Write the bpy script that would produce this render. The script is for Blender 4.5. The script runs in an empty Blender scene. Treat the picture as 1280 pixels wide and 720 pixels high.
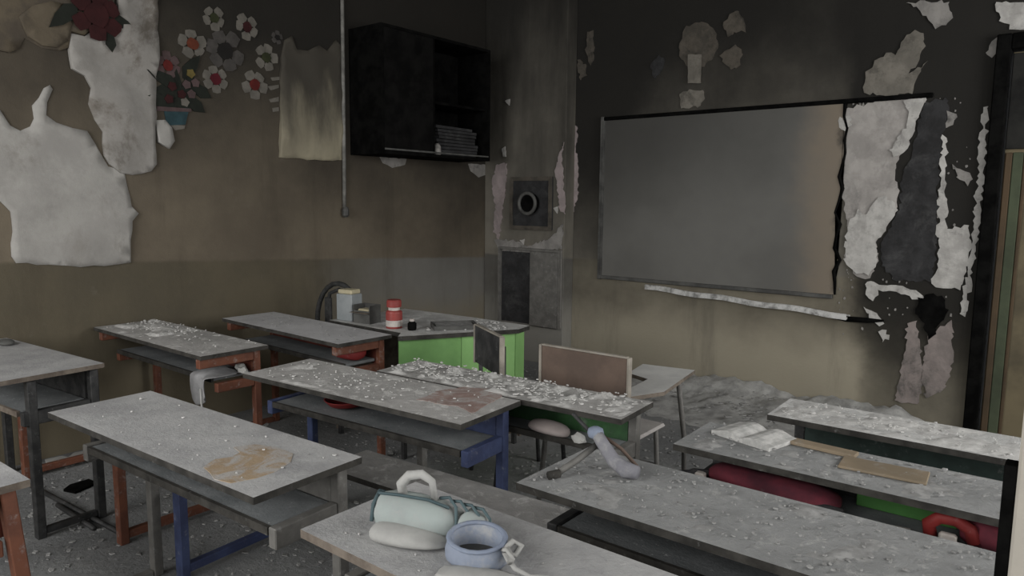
import bpy, bmesh, math, random
from mathutils import Vector, Matrix, noise, geometry
R = math.radians
scn = bpy.context.scene
COL = scn.collection

# ------------------------------------------------------------------ camera
cam_d = bpy.data.cameras.new('camera'); cam = bpy.data.objects.new('camera', cam_d); COL.objects.link(cam)
F_PX, PITCH, ROLL, YAW, CH = 894.6, 0.1218, 0.00943, 0.67717, 1.4655
fw = Vector((-math.sin(YAW)*math.cos(PITCH), math.cos(YAW)*math.cos(PITCH), -math.sin(PITCH)))
rt = Vector((math.cos(YAW), math.sin(YAW), 0)); up = rt.cross(fw)
r2 = math.cos(ROLL)*rt + math.sin(ROLL)*up; u2 = -math.sin(ROLL)*rt + math.cos(ROLL)*up
cam.matrix_world = Matrix(((r2.x, u2.x, -fw.x, 0), (r2.y, u2.y, -fw.y, 0), (r2.z, u2.z, -fw.z, CH), (0, 0, 0, 1)))
cam_d.sensor_width = 36; cam_d.lens = F_PX/1280*36; cam_d.clip_start = .02
scn.camera = cam

# ------------------------------------------------------------------ light
scn.view_settings.view_transform = 'Standard'; scn.view_settings.look = 'None'
scn.view_settings.gamma = 1; scn.view_settings.use_curve_mapping = False
scn.view_settings.exposure = 0.12
w = bpy.data.worlds.new('overcast_sky'); scn.world = w; w.use_nodes = True
w.node_tree.nodes['Background'].inputs[0].default_value = (.84, .85, .86, 1)
w.node_tree.nodes['Background'].inputs[1].default_value = .9
def window_light(name, loc, rot, sx, sy, e, col=(1, .985, .955)):
    d = bpy.data.lights.new(name, 'AREA'); d.shape = 'RECTANGLE'; d.size = sx; d.size_y = sy; d.energy = e; d.color = col
    o = bpy.data.objects.new(name, d); COL.objects.link(o); o.location = loc; o.rotation_euler = rot
    return o
# overcast daylight entering through the openings of the side and rear walls
TILT = 22
window_light('daylight_side_window', (2.24, 1.0, 2.0), (0, R(90-TILT), 0), 2.1, 1.7, 34)
window_light('daylight_side_window', (2.24, 3.6, 2.0), (0, R(90-TILT), 0), 2.1, 1.7, 84)
window_light('daylight_rear_window', (-2.6, -1.84, 2.0), (R(90-TILT), 0, 0), 2.4, 2.1, 104)
window_light('daylight_rear_window', (.6, -1.84, 2.0), (R(90-TILT), 0, 0), 2.4, 2.1, 26)

# ------------------------------------------------------------------ helpers
def smooth(o, on=True):
    for p in o.data.polygons: p.use_smooth = on
    return o
def obj(name, bm, mat, parent=None, sm=False):
    me = bpy.data.meshes.new(name); bmesh.ops.recalc_face_normals(bm, faces=bm.faces[:]) ; bm.to_mesh(me); bm.free()
    for m in (mat if isinstance(mat, (list, tuple)) else [mat]): me.materials.append(M[m])
    o = bpy.data.objects.new(name, me); COL.objects.link(o)
    if parent: o.parent = parent
    if sm: smooth(o)
    return o
def tag(o, label, cat, group=None, kind=None):
    o['label'] = label; o['category'] = cat
    if group: o['group'] = group
    if kind: o['kind'] = kind
    return o
def thing(name, label, cat, loc=(0, 0, 0), rz=0, group=None):
    o = bpy.data.objects.new(name, None); COL.objects.link(o); o.empty_display_size = .1
    o.location = loc; o.rotation_euler = (0, 0, rz)
    return tag(o, label, cat, group)
def struct(name, bm, mat, parent=None):
    o = obj(name, bm, mat, parent)
    o['kind'] = 'structure'
    return o
def B(): return bmesh.new()
def box(bm, x0, x1, y0, y1, z0, z1, bev=0, rot=None, mi=0):
    vs = [bm.verts.new((x, y, z)) for x in (x0, x1) for y in (y0, y1) for z in (z0, z1)]
    fs = [bm.faces.new([vs[i] for i in q]) for q in ((0,1,3,2),(4,6,7,5),(0,4,5,1),(2,3,7,6),(0,2,6,4),(1,5,7,3))]
    for f in fs: f.material_index = mi
    if bev:
        es = list({e for f in fs for e in f.edges})
        bmesh.ops.bevel(bm, geom=es, offset=bev, segments=1, affect='EDGES', profile=.5)
    if rot is not None: bmesh.ops.transform(bm, matrix=rot, verts=[v for v in vs if v.is_valid])
    return bm
def bx(*a, **k): return box(B(), *a, **k)
def tube(bm, pts, r, n=8, closed=False, rad=None):
    pts = [Vector(p) for p in pts]; rings = []; k = len(pts); prev = None
    for i, p in enumerate(pts):
        if closed: t = pts[(i+1) % k]-pts[i-1]
        else: t = pts[min(i+1, k-1)]-pts[max(i-1, 0)]
        t.normalize()
        a = prev if prev is not None else (Vector((0,0,1)) if abs(t.z) < .9 else Vector((1,0,0)))
        s = t.cross(a).normalized(); u = s.cross(t).normalized(); prev = u
        rr = rad[i] if rad else r
        rings.append([bm.verts.new(p+rr*(math.cos(2*math.pi*j/n)*s+math.sin(2*math.pi*j/n)*u)) for j in range(n)])
    for i in range(k if closed else k-1):
        a, b = rings[i], rings[(i+1) % k]
        for j in range(n): bm.faces.new((a[j], a[(j+1) % n], b[(j+1) % n], b[j]))
    if not closed: bm.faces.new(rings[0][::-1]); bm.faces.new(rings[-1])
    return bm
def lathe(bm, prof, n=20, c=(0, 0, 0), mi=0):
    rings = []
    for r, z in prof: rings.append([bm.verts.new((c[0]+r*math.cos(2*math.pi*j/n), c[1]+r*math.sin(2*math.pi*j/n), c[2]+z)) for j in range(n)])
    for a, b in zip(rings, rings[1:]):
        for j in range(n): bm.faces.new((a[j], a[(j+1) % n], b[(j+1) % n], b[j])).material_index = mi
    bm.faces.new(rings[0][::-1]); bm.faces.new(rings[-1])
    return bm
def prism(bm, pts, z0, z1, mi_top=0, mi_side=0):
    a = [bm.verts.new((x, y, z0)) for x, y in pts]; b = [bm.verts.new((x, y, z1)) for x, y in pts]; n = len(pts)
    for f in (bm.faces.new(a[::-1]), ): f.material_index = mi_side
    bm.faces.new(b).material_index = mi_top
    for i in range(n): bm.faces.new((a[i], a[(i+1) % n], b[(i+1) % n], b[i])).material_index = mi_side
    return bm
def jag(pts, amp, step, rng):
    """subdivide a closed outline and roughen it"""
    out = []
    for i, p in enumerate(pts):
        q = pts[(i+1) % len(pts)]; d = math.dist(p, q); n = max(1, int(d/step))
        for k in range(n):
            t = k/n; a = amp if k else amp*.3
            out.append((p[0]+(q[0]-p[0])*t+rng.uniform(-a, a), p[1]+(q[1]-p[1])*t+rng.uniform(-a, a)))
    return out
def sheet_bm(pts, axis, base, thick, amp=0, freq=6, cuts=0, seed=0, sgn=1, rim=0):
    """extruded outline lying on a wall: axis 'X' -> pts are (y,z) at x=base, 'Y' -> (x,z) at y=base;
       thickness grows toward the room by sgn; amp lets the sheet stand off the wall in soft waves"""
    bm = B()
    P = (lambda p, o: (base+sgn*o, p[0], p[1])) if axis == 'X' else (lambda p, o: (p[0], base+sgn*o, p[1]))
    if cuts:
        g = .05 if cuts > 1 else .03
        ins = []
        u0, u1 = min(p[0] for p in pts), max(p[0] for p in pts); v0, v1 = min(p[1] for p in pts), max(p[1] for p in pts)
        def inside(u, v):
            c = False
            for (a, b2), (c2, d2) in zip(pts, pts[1:]+pts[:1]):
                if (b2 > v) != (d2 > v) and u < (c2-a)*(v-b2)/(d2-b2)+a: c = not c
            return c
        for iu in range(int((u1-u0)/g)+1):
            for iv in range(int((v1-v0)/g)+1):
                u, v = u0+g*(iu+.5+.2*math.sin(iv*3.1)), v0+g*(iv+.5+.2*math.sin(iu*2.3))
                if inside(u, v) and min(math.dist((u, v), q) for q in pts) > g*.4: ins.append(Vector((u, v)))
        n0 = len(pts)
        vo, eo, fo, *_ = geometry.delaunay_2d_cdt([Vector(p) for p in pts]+ins, [(i, (i+1) % n0) for i in range(n0)], [list(range(n0))], 1, 1e-5)
        vv = [bm.verts.new(P(p, 0)) for p in vo]
        for f in fo:
            try: bm.faces.new([vv[i] for i in f])
            except ValueError: pass
        for v in [v for v in bm.verts if not v.link_faces]: bm.verts.remove(v)
    else:
        bmesh.ops.triangulate(bm, faces=[bm.faces.new([bm.verts.new(P(p, 0)) for p in pts])])
    bv = {v for e in bm.edges if e.is_boundary for v in e.verts}
    k = 0 if axis == 'X' else 1
    front = bm.faces[:]
    ret = bmesh.ops.extrude_face_region(bm, geom=front)
    nv = [g for g in ret['geom'] if isinstance(g, bmesh.types.BMVert)]
    for v in nv:
        c = list(v.co); q = Vector((c[0]*freq, c[1]*freq, c[2]*freq))
        h = thick + (amp*max(0, noise.noise(q+Vector((seed, 0, 0)))+.25) if amp else 0)
        if rim and any(e.is_boundary for e in v.link_edges): h += rim
        c[k] += sgn*h; v.co = c
    return bm
# ---- materials
M = {}
class NT:
    def __init__(s, name):
        m = bpy.data.materials.new(name); m.use_nodes = True; s.m = m; s.t = m.node_tree; s.n = s.t.nodes; s.b = s.n['Principled BSDF']; M[name] = m
        tc = s.n.new('ShaderNodeNewGeometry'); s.pos = tc.outputs['Position']
        s.objc = s.n.new('ShaderNodeTexCoord').outputs['Object']
    def link(s, a, b): s.t.links.new(a, b)
    def noise(s, scale, detail=5, rough=.6, vec=None, dist=0, sc=None):
        n = s.n.new('ShaderNodeTexNoise'); n.inputs['Scale'].default_value = scale; n.inputs['Detail'].default_value = detail
        n.inputs['Roughness'].default_value = rough; n.inputs['Distortion'].default_value = dist
        v = vec or s.pos
        if sc:
            mp = s.n.new('ShaderNodeMapping'); mp.inputs['Scale'].default_value = sc; s.link(v, mp.inputs[0]); v = mp.outputs[0]
        s.link(v, n.inputs['Vector']); return n.outputs['Fac']
    def ramp(s, fac, a, b, lo=0., hi=1.):
        n = s.n.new('ShaderNodeMapRange'); n.interpolation_type = 'SMOOTHSTEP'; n.clamp = True
        for k, v in zip(('From Min', 'From Max', 'To Min', 'To Max'), (a, b, lo, hi)): n.inputs[k].default_value = v
        s.link(fac, n.inputs['Value']); return n.outputs[0]
    def mix(s, fac, a, b):
        n = s.n.new('ShaderNodeMix'); n.data_type = 'RGBA'
        if isinstance(fac, (int, float)): n.inputs[0].default_value = fac
        else: s.link(fac, n.inputs[0])
        for i, c in ((6, a), (7, b)):
            if isinstance(c, tuple): n.inputs[i].default_value = (*c, 1)
            else: s.link(c, n.inputs[i])
        return n.outputs[2]
    def math(s, op, a, b=0.):
        n = s.n.new('ShaderNodeMath'); n.operation = op
        for i, c in enumerate((a, b)):
            if isinstance(c, (int, float)): n.inputs[i].default_value = c
            else: s.link(c, n.inputs[i])
        return n.outputs[0]
    def xyz(s):
        n = s.n.new('ShaderNodeSeparateXYZ'); s.link(s.pos, n.inputs[0]); return n.outputs
    def out(s, col, rough=.85, bump=None, bs=.3, bd=.01, spec=.25, metal=0):
        if isinstance(col, tuple): s.b.inputs['Base Color'].default_value = (*col, 1)
        else: s.link(col, s.b.inputs['Base Color'])
        s.b.inputs['Roughness'].default_value = rough; s.b.inputs['Specular IOR Level'].default_value = spec; s.b.inputs['Metallic'].default_value = metal
        if bump is not None:
            n = s.n.new('ShaderNodeBump'); n.inputs['Strength'].default_value = bs; n.inputs['Distance'].default_value = bd
            s.link(bump, n.inputs['Height']); s.link(n.outputs[0], s.b.inputs['Normal'])
def plain(name, a, b=None, scale=8, rough=.8, spec=.25, metal=0, dust=0, dustcol=(.36, .36, .355), bs=.25):
    t = NT(name); b = b or tuple(x*.7 for x in a)
    n = t.noise(scale, 6, .65)
    c = t.mix(t.ramp(n, .35, .65), a, b)
    if dust: c = t.mix(t.ramp(t.noise(scale*2.3, 6, .7), .62-dust*.35, .78-dust*.2, 0, min(1, dust+.25)), c, dustcol)
    t.out(c, rough, t.noise(scale*6, 4), bs, .004, spec, metal)
def flaky(name, a, b, dk, sc=9, amt=.7):
    t = NT(name)
    c = t.mix(t.ramp(t.noise(sc, 7, .7), .38, .62), a, b)
    c = t.mix(t.ramp(t.noise(sc*.55, 7, .75, dist=.5), .52, .66, 0, amt), c, dk)
    t.out(c, .95, t.noise(sc*5, 6, .7), .5, .006, .1)
# dusty laminate desktops: grey ash film over a pale top, streaks and scuffs
def dusty(name, a, b, stain=None, seedsc=1.0, dark=.5):
    t = NT(name)
    c = t.mix(t.ramp(t.noise(5*seedsc, 7, .7), .35, .68), a, b)
    c = t.mix(t.ramp(t.noise(22*seedsc, 6, .7, dist=.6), .60, .74, 0, dark), c, tuple(x*.55 for x in b))
    c = t.mix(t.ramp(t.noise(60, 4, .7), .62, .74, 0, .6), c, (.62, .62, .60))
    if stain: c = t.mix(t.ramp(t.noise(4.2, 5, .6, vec=t.pos), .56, .62, 0, .8), c, stain)
    t.out(c, .9, t.noise(70, 5, .7), .5, .006, .15)
dusty('ash_desktop', (.43, .43, .43), (.31, .31, .315))
dusty('ash_desktop_lit', (.54, .54, .55), (.42, .42, .43))  # brighter copy of the plain ash top, missing light put into its colour
dusty('ash_desktop_warm', (.46, .44, .425), (.35, .33, .32))
def heavy(name, a, b, w, cover):
    t = NT(name)
    c = t.mix(t.ramp(t.noise(5, 7, .7), .35, .68), a, b)
    c = t.mix(t.ramp(t.noise(13, 9, .72, dist=.5), cover, cover+.10, 0, .9), c, w)
    c = t.mix(t.ramp(t.noise(24, 7, .7), .62, .74, 0, .5), c, tuple(x*.5 for x in b))
    t.out(c, .95, t.noise(22, 9, .75, dist=.5), .7, .012, .1)
heavy('ash_desktop_heavy', (.45, .44, .43), (.34, .335, .325), (.62, .615, .60), .53)
heavy('ash_desktop_snow_lit', (.55, .55, .54), (.44, .44, .435), (.66, .66, .65), .50)  # thick white ash; doubles as painted brightness on the dim teacher table
heavy('ash_desktop_grey', (.34, .345, .345), (.255, .26, .26), (.43, .43, .425), .55)
dusty('ash_desktop_dark', (.33, .335, .335), (.22, .225, .225), dark=.7)
dusty('ash_shelf', (.19, .20, .205), (.13, .14, .145))
plain('edge_dark', (.022, .021, .019), (.05, .047, .042), 14, dust=.06)
plain('edge_wood', (.20, .17, .14), (.11, .09, .075), 14)
plain('metal_black', (.022, .023, .024), (.05, .05, .05), 20, .6, .4, dust=.12)
plain('metal_grey', (.16, .155, .145), (.11, .107, .1), 12, .6, .4, dust=.2)
plain('metal_orange', (.18, .07, .041), (.12, .047, .03), 10, .65, .3, dust=.25)
plain('metal_rust', (.13, .034, .022), (.06, .02, .016), 10, .7, .3, dust=.1)
plain('metal_blue', (.055, .075, .16), (.035, .045, .10), 10, .55, .35, dust=.15)
plain('metal_teal', (.045, .07, .062), (.03, .045, .04), 10, .6, .3, dust=.15)
plain('panel_green', (.165, .33, .11), (.13, .265, .09), 4, .6, .3, dust=.08)
plain('panel_darkgreen', (.045, .13, .045), (.025, .06, .028), 4, .6, .3, dust=.1)
plain('teacher_green', (.23, .43, .155), (.185, .36, .125), 3, .6, .3, dust=.04)
plain('ash_flake', (.56, .555, .54), (.38, .38, .37), 30, .95, .1)
plain('ash_dark_flake', (.18, .18, .178), (.30, .30, .295), 30, .95, .1)
flaky('ash_powder', (.56, .555, .54), (.45, .445, .435), (.36, .355, .345), 16, .7)
plain('ash_mid_flake', (.36, .36, .355), (.25, .25, .247), 30, .95, .1)
plain('char', (.0028, .0028, .0028), (.007, .007, .0067), 10, .9, .03)
plain('soot_black', (.014, .014, .014), (.03, .03, .028), 3, .95, .05)
plain('charred_wood', (.0032, .0032, .0032), (.008, .0078, .0075), 8, .7, .06)
dusty('ash_drift', (.44, .44, .43), (.27, .27, .265), seedsc=1.6, dark=.7)
# floor
t = NT('ash_floor')
c = t.mix(t.ramp(t.noise(2.2, 8, .7), .3, .7), (.28, .285, .285), (.19, .195, .20))
c = t.mix(t.ramp(t.noise(9, 8, .75, dist=.4), .55, .70, 0, .7), c, (.13, .133, .135))
c = t.mix(t.ramp(t.noise(26, 6, .7), .58, .70, 0, .8), c, (.40, .40, .39))
t.out(c, .95, t.noise(30, 8, .75), .8, .02, .1)
# smoked side wall: beige paint over an olive dado, soot thickening toward the ceiling and the far corner
def wallmat(name, lowA, lowB, upA, upB, line, soot_fn, fall=0):
    t = NT(name); x, y, z = t.xyz()
    low = t.mix(t.ramp(t.noise(1.3, 6, .65), .35, .65), lowA, lowB)
    if fall: low = t.mix(t.ramp(t.math('ADD', y, t.noise(1.2, 5)), 3.6, 4.7, 0, .85), low, (.20, .195, .182))   # grey ash film toward the corner
    upc = t.mix(t.ramp(t.noise(1.7, 6, .6), .35, .65), upA, upB)
    zz = t.math('ADD', z, t.math('MULTIPLY', t.noise(9, 3), .02))
    if fall: zz = t.math('ADD', zz, t.math('MULTIPLY', t.math('ADD', y, -1.24), fall))   # the painted line is not level
    c = t.mix(t.ramp(zz, line-.012, line+.016), low, upc)
    zl = t.math('ADD', z, t.math('MULTIPLY', t.noise(1.4, 5, .6), .5))
    c = t.mix(t.ramp(zl, .55, .95, .8, 0), c, tuple(v*1.75 for v in lowA))
    c = t.mix(t.ramp(t.noise(1.0, 6, .7, sc=(3.5, 3.5, .5)), .50, .72, 0, .35), c, tuple(v*.5 for v in upB))
    c = t.mix(t.ramp(t.noise(6, 7, .7), .60, .78, 0, .25), c, (.26, .245, .21))
    s = soot_fn(t, x, y, z)
    c = t.mix(s, c, (.017, .0165, .0155))
    t.out(c, .92, t.noise(40, 6, .7), .35, .006, .12)
def soot_left(t, x, y, z):
    n = t.noise(1.6, 6, .62)
    a = t.math('ADD', t.math('MULTIPLY', z, .52), t.math('MULTIPLY', y, .12))
    a = t.math('ADD', a, t.math('MULTIPLY', n, .55))
    return t.ramp(a, 1.0, 2.02, 0, .95)
wallmat('wall_side_paint', (.122, .105, .074), (.098, .086, .063), (.178, .15, .112), (.135, .113, .086), 1.118, soot_left, .047)
def soot_front(t, x, y, z):
    n = t.noise(1.5, 6, .62)
    a = t.math('ADD', t.math('MULTIPLY', z, .50), t.math('MULTIPLY', n, .6))
    # soot is heaviest in the burnt corner by the heater column and beside the doorway
    d = t.math('ABSOLUTE', t.math('ADD', x, 2.1)); a = t.math('ADD', a, t.math('MULTIPLY', t.ramp(d, .5, 1.25), .42))
    a = t.math('ADD', a, t.math('MULTIPLY', t.ramp(t.math('ADD', x, t.math('MULTIPLY', t.noise(3, 5), .25)), -1.22, -.98), .55))
    return t.ramp(a, .82, 1.72, 0, .96)
wallmat('wall_front_paint', (.225, .205, .16), (.155, .14, .11), (.20, .185, .155), (.15, .14, .12), .97, soot_front)
def soot_col(t, x, y, z):
    a = t.math('ADD', t.math('MULTIPLY', z, .3), t.math('MULTIPLY', t.noise(1.3, 6, .6, sc=(2.5, 2.5, .5)), .9))
    return t.ramp(a, .60, 1.55, 0, .92)
wallmat('column_paint', (.17, .165, .15), (.115, .11, .1), (.21, .195, .165), (.15, .14, .12), .97, soot_col)
plain('wall_plain', (.30, .28, .24), (.22, .2, .17), 2)
plain('ceiling_soot', (.06, .058, .055), (.025, .025, .024), 2)
# plaster laid bare, scorched sheets, board
flaky('plaster_pale', (.40, .38, .362), (.31, .294, .28), (.20, .19, .183), 6, .6)
flaky('plaster_rose', (.36, .305, .305), (.29, .25, .248), (.20, .175, .172), 8, .5)
flaky('plaster_brownish', (.21, .195, .17), (.15, .14, .122), (.08, .075, .066), 6, .7)
flaky('plaster_white', (.50, .49, .47), (.37, .36, .345), (.20, .195, .187), 10, .7)
flaky('plaster_pink', (.26, .225, .213), (.195, .172, .163), (.10, .095, .09), 6, .8)
flaky('plaster_grey', (.29, .278, .264), (.205, .197, .188), (.085, .083, .08), 7, .8)
flaky('plaster_brown', (.105, .093, .078), (.07, .064, .055), (.03, .029, .027), 9, .7)
flaky('plaster_dark', (.045, .045, .047), (.03, .03, .031), (.10, .10, .10), 9, .4)
flaky('poster_white', (.38, .37, .35), (.31, .30, .285), (.22, .205, .185), 3, .6)
flaky('poster_smoked', (.33, .318, .30), (.26, .248, .232), (.125, .108, .09), 2.4, .85)
flaky('poster_tan', (.125, .104, .076), (.088, .074, .057), (.05, .045, .038), 5, .8)
flaky('poster_brown', (.13, .108, .078), (.085, .072, .058), (.035, .032, .028), 4, .75)
t = NT('cream_paper'); x, y, z = t.xyz()
c = t.mix(t.ramp(t.noise(3, 4, .6), .35, .65), (.33, .30, .22), (.26, .235, .175))
n = t.math('ADD', t.math('MULTIPLY', z, .9), t.math('MULTIPLY', t.noise(2.6, 5, .6, sc=(1, 2.2, .6)), .9))
c = t.mix(t.ramp(n, 2.0, 2.55, 0, .93), c, (.045, .041, .036)); t.out(c, .9, t.noise(12, 4), .3, .01, .15)
t = NT('whiteboard_smoked'); x, y, z = t.xyz()
c = t.mix(t.ramp(t.noise(1.1, 5, .6), .35, .65), (.155, .153, .143), (.12, .118, .11))
n = t.math('ADD', t.math('ADD', t.math('MULTIPLY', z, .50), t.math('MULTIPLY', x, -.16)), t.math('MULTIPLY', t.noise(1.3, 4, .6), .4))
c = t.mix(t.ramp(n, 1.05, 1.85, 0, .85), c, (.045, .044, .041))
n = t.math('ADD', x, t.math('MULTIPLY', t.noise(3.5, 6, .65), .35))
c = t.mix(t.ramp(n, -1.56, -1.24, 0, .8), c, (.22, .18, .135))
c = t.mix(t.ramp(n, -1.21, -1.13, 0, .9), c, (.03, .026, .022)); t.out(c, .6, t.noise(30, 4), .1, .003, .3)
plain('alu', (.26, .26, .25), (.09, .09, .087), 5, .6, .4, .1, dust=.8, dustcol=(.6,.6,.59))
plain('alu_soot', (.05, .05, .048), (.10, .1, .095), 9, .6, .4)
plain('curtain_green', (.07, .085, .052), (.045, .055, .035), 3)
plain('curtain_brown', (.085, .058, .034), (.055, .04, .025), 3)
plain('door_olive', (.165, .137, .085), (.075, .064, .043), 1.6)
plain('door_beige', (.52, .485, .42), (.45, .42, .37), 5)
plain('conduit', (.24, .235, .22), (.12, .118, .11), 9)
plain('brown_board', (.155, .112, .09), (.115, .085, .07), 5, dust=.05)
plain('pale_wood', (.36, .33, .285), (.24, .22, .19), 8, dust=.2)
plain('white_laminate', (.62, .62, .60), (.52, .52, .51), 6)
plain('red_plastic', (.25, .027, .025), (.16, .02, .02), 6, .6, .3, dust=.05)
plain('maroon_cloth', (.17, .03, .045), (.075, .022, .032), 5, dust=.05)
plain('black_cloth', (.025, .025, .027), (.06, .058, .06), 8, dust=.15)
plain('grey_cloth', (.32, .32, .325), (.20, .2, .205), 9)
plain('green_sheet', (.085, .24, .065), (.065, .18, .05), 4)
plain('red_can', (.30, .055, .048), (.22, .04, .036), 8, .5, .4, dust=.12)
plain('white_print', (.55, .52, .48), (.42, .38, .36), 14)
plain('grey_box', (.30, .32, .33), (.23, .25, .26), 6, dust=.1)
plain('cream_foam', (.50, .45, .31), (.40, .36, .25), 8)
plain('cardboard', (.27, .215, .15), (.21, .17, .12), 6, dust=.25)
plain('mint_cloth', (.34, .385, .375), (.29, .32, .315), 6, dust=.5)
plain('white_cloth', (.43, .43, .415), (.34, .34, .33), 8)
plain('dark_line', (.09, .13, .14), (.06, .09, .1), 8)
plain('blue_cloth', (.25, .285, .36), (.20, .23, .29), 8, dust=.45)
plain('dark_inside', (.10, .10, .095), (.06, .06, .058), 8)
plain('pinkish_cloth', (.40, .345, .33), (.32, .28, .27), 6)
plain('lilac_plastic', (.22, .22, .245), (.16, .16, .18), 8, dust=.45)
plain('paleblue_plastic', (.23, .27, .35), (.18, .21, .28), 8, dust=.3)
def smear(name, ash, st, st2):
    t = NT(name); c = t.mix(t.ramp(t.noise(9, 6, .65), .35, .65), st, st2)
    c = t.mix(t.ramp(t.noise(10, 8, .7, dist=1.2), .42, .60, 0, .85), c, ash); t.out(c, .9, t.noise(70, 5, .7), .4, .006, .15)
smear('brown_stain', (.40, .39, .38), (.36, .275, .185), (.30, .225, .15))
smear('red_stain', (.42, .40, .385), (.32, .23, .205), (.26, .185, .165))
for nm, a in dict(petal_white=(.215, .20, .175), petal_grey=(.10, .092, .086), heart_red=(.16, .022, .018), heart_orange=(.19, .05, .026), heart_crimson=(.13, .014, .024),
                  heart_green=(.045, .05, .022), heart_dark=(.055, .013, .014), heart_black=(.02, .018, .017), leaf_dark=(.022, .026, .02), petal_pink=(.13, .088, .088), teal_print=(.04, .085, .10), yellow_print=(.20, .155, .05)).items():
    plain(nm, tuple(v*.72 for v in a), None, 14)

# ------------------------------------------------------------------ the room
XW, YW, XR, YB, ZC = -4.464, 5.276, 2.2, -1.8, 3.35
struct('floor', bx(XW-.2, XR+.2, YB-.2, YW+.2, -.1, 0), 'ash_floor')
struct('ceiling', bx(XW-.2, XR+.2, YB-.2, YW+.2, ZC, ZC+.1), 'ceiling_soot')
struct('wall_left', bx(XW-.15, XW, YB, YW+.2, 0, ZC), 'wall_side_paint')
DX0, DX1, DZ = -.47, .45, 2.45   # doorway at the right end of the board wall
b = B(); box(b, XW, DX0, YW, YW+.18, 0, ZC); box(b, DX0, DX1, YW, YW+.18, DZ, ZC); box(b, DX1, XR, YW, YW+.18, 0, ZC)
wf = struct('wall_front', b, 'wall_front_paint')
def wall_with_openings(name, along, a0, a1, at, th, opens):
    b = B(); cur = a0
    def seg(p, q, z0, z1):
        if along == 'Y': box(b, at, at+th, p, q, z0, z1)
        else: box(b, p, q, at, at+th, z0, z1)
    for p, q, z0, z1 in opens:
        seg(cur, p, 0, ZC); seg(p, q, 0, z0); seg(p, q, z1, ZC); cur = q
    seg(cur, a1, 0, ZC)
    return struct(name, b, 'wall_plain')
wall_with_openings('wall_right', 'Y', YB, YW, XR, .15, [(.1, 1.9, .95, 3.1), (2.7, 4.5, .95, 3.1)])
wall_with_openings('wall_back', 'X', XW, XR, YB-.15, .15, [(-3.9, -1.3, .95, 3.1), (-.7, 1.9, .95, 3.1)])
wi = 0
for ax, p, q in (('Y', .1, 1.9), ('Y', 2.7, 4.5), ('X', -3.9, -1.3), ('X', -.7, 1.9)):
    wi += 1
    b = B(); d = .03
    def fr(u0, u1, z0, z1):
        if ax == 'Y': box(b, XR+.02, XR+.07, u0, u1, z0, z1)
        else: box(b, u0, u1, YB-.07, YB-.02, z0, z1)
    fr(p, q, .95, 1.0); fr(p, q, 3.05, 3.1); fr(p, p+.05, 1.0, 3.05); fr(q-.05, q, 1.0, 3.05); fr((p+q)/2-.025, (p+q)/2+.025, 1.0, 3.05)
    struct('window_%d' % wi, b, 'alu_soot')
# door at the end of the board wall: charred frame, striped leaf
d1 = thing('door_1', 'olive door with a green and brown upright stripe in a charred black frame', 'door', (DX0, YW, 0)); d1['kind'] = 'structure'
def local(o, bm):
    bmesh.ops.transform(bm, matrix=Matrix.Translation(-Vector(o.location)), verts=bm.verts[:]); return bm
b = B(); box(b, DX0-.055, DX0+.02, YW-.05, YW+.16, 0, DZ+.02, .006); box(b, DX1-.05, DX1+.05, YW-.05, YW+.16, 0, DZ+.02, .006); box(b, DX0+.02, DX1-.05, YW-.05, YW+.16, DZ-.07, DZ+.02, .006)
obj('door_frame', local(d1, b), 'char', d1)
obj('door_leaf', local(d1, bx(DX0+.03, DX1-.06, YW+.03, YW+.07, .01, DZ-.08)), 'door_olive', d1)
for i, (x0, x1, m) in enumerate(((-.435, -.40, 'curtain_brown'), (-.398, -.345, 'curtain_green'), (-.343, -.325, 'curtain_brown'))):
    obj('stripe', local(d1, bx(x0, x1, YW+.008, YW+.03, .02, 1.78, .004)), m, d1)
obj('soot_panel', local(d1, bx(DX0+.03, DX1-.08, YW+.004, YW+.03, 1.80, DZ-.09, .004)), 'soot_black', d1)

# heater column standing in the corner
cx0, cx1, cy0 = -4.40, -3.55, 5.13
col = struct('wall_column', bx(XW+.001, cx1, cy0, YW-.001, 0, ZC, .004), 'column_paint')
rng = random.Random(4)
def patch(name, pts, axis, base, mat, th=.006, amp=.013, step=.022, thk=.006, cuts=1, sgn=-1, parent=None, seed=1):
    return obj(name, sheet_bm(jag(pts, amp, step, rng), axis, base, thk, th, 14, cuts, seed, sgn), mat, parent)
FW = dict(axis='Y', base=YW)
PC = dict(axis='Y', base=cy0)
patch('peeling_paint', [(-4.309, 1.798), (-4.194, 1.802), (-4.211, 1.578), (-4.238, 1.38), (-4.283, 1.098), (-4.352, 1.17), (-4.325, 1.431), (-4.375, 1.615)], mat='plaster_rose', parent=col, **PC)
patch('peeling_paint', [(-3.608, 1.883), (-3.568, 1.963), (-3.591, 1.848), (-3.57, 1.644), (-3.538, 1.35), (-3.598, 1.39), (-3.627, 1.576), (-3.656, 1.714)], mat='plaster_rose', parent=col, **PC)
patch('peeling_paint', [(-3.662, 2.018), (-3.581, 2.164), (-3.529, 2.093), (-3.541, 1.889), (-3.512, 1.716), (-3.515, 1.509), (-3.577, 1.291), (-3.641, 1.438), (-3.647, 1.719)], mat='plaster_rose', parent=wf, **FW)
patch('peeling_paint', [(-4.342, 1.095), (-4.13, 1.104), (-3.943, 1.054), (-3.679, 1.151), (-3.561, 1.266), (-3.565, 1.044), (-4.272, 0.986)], mat='plaster_grey', parent=col, **PC)
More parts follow.
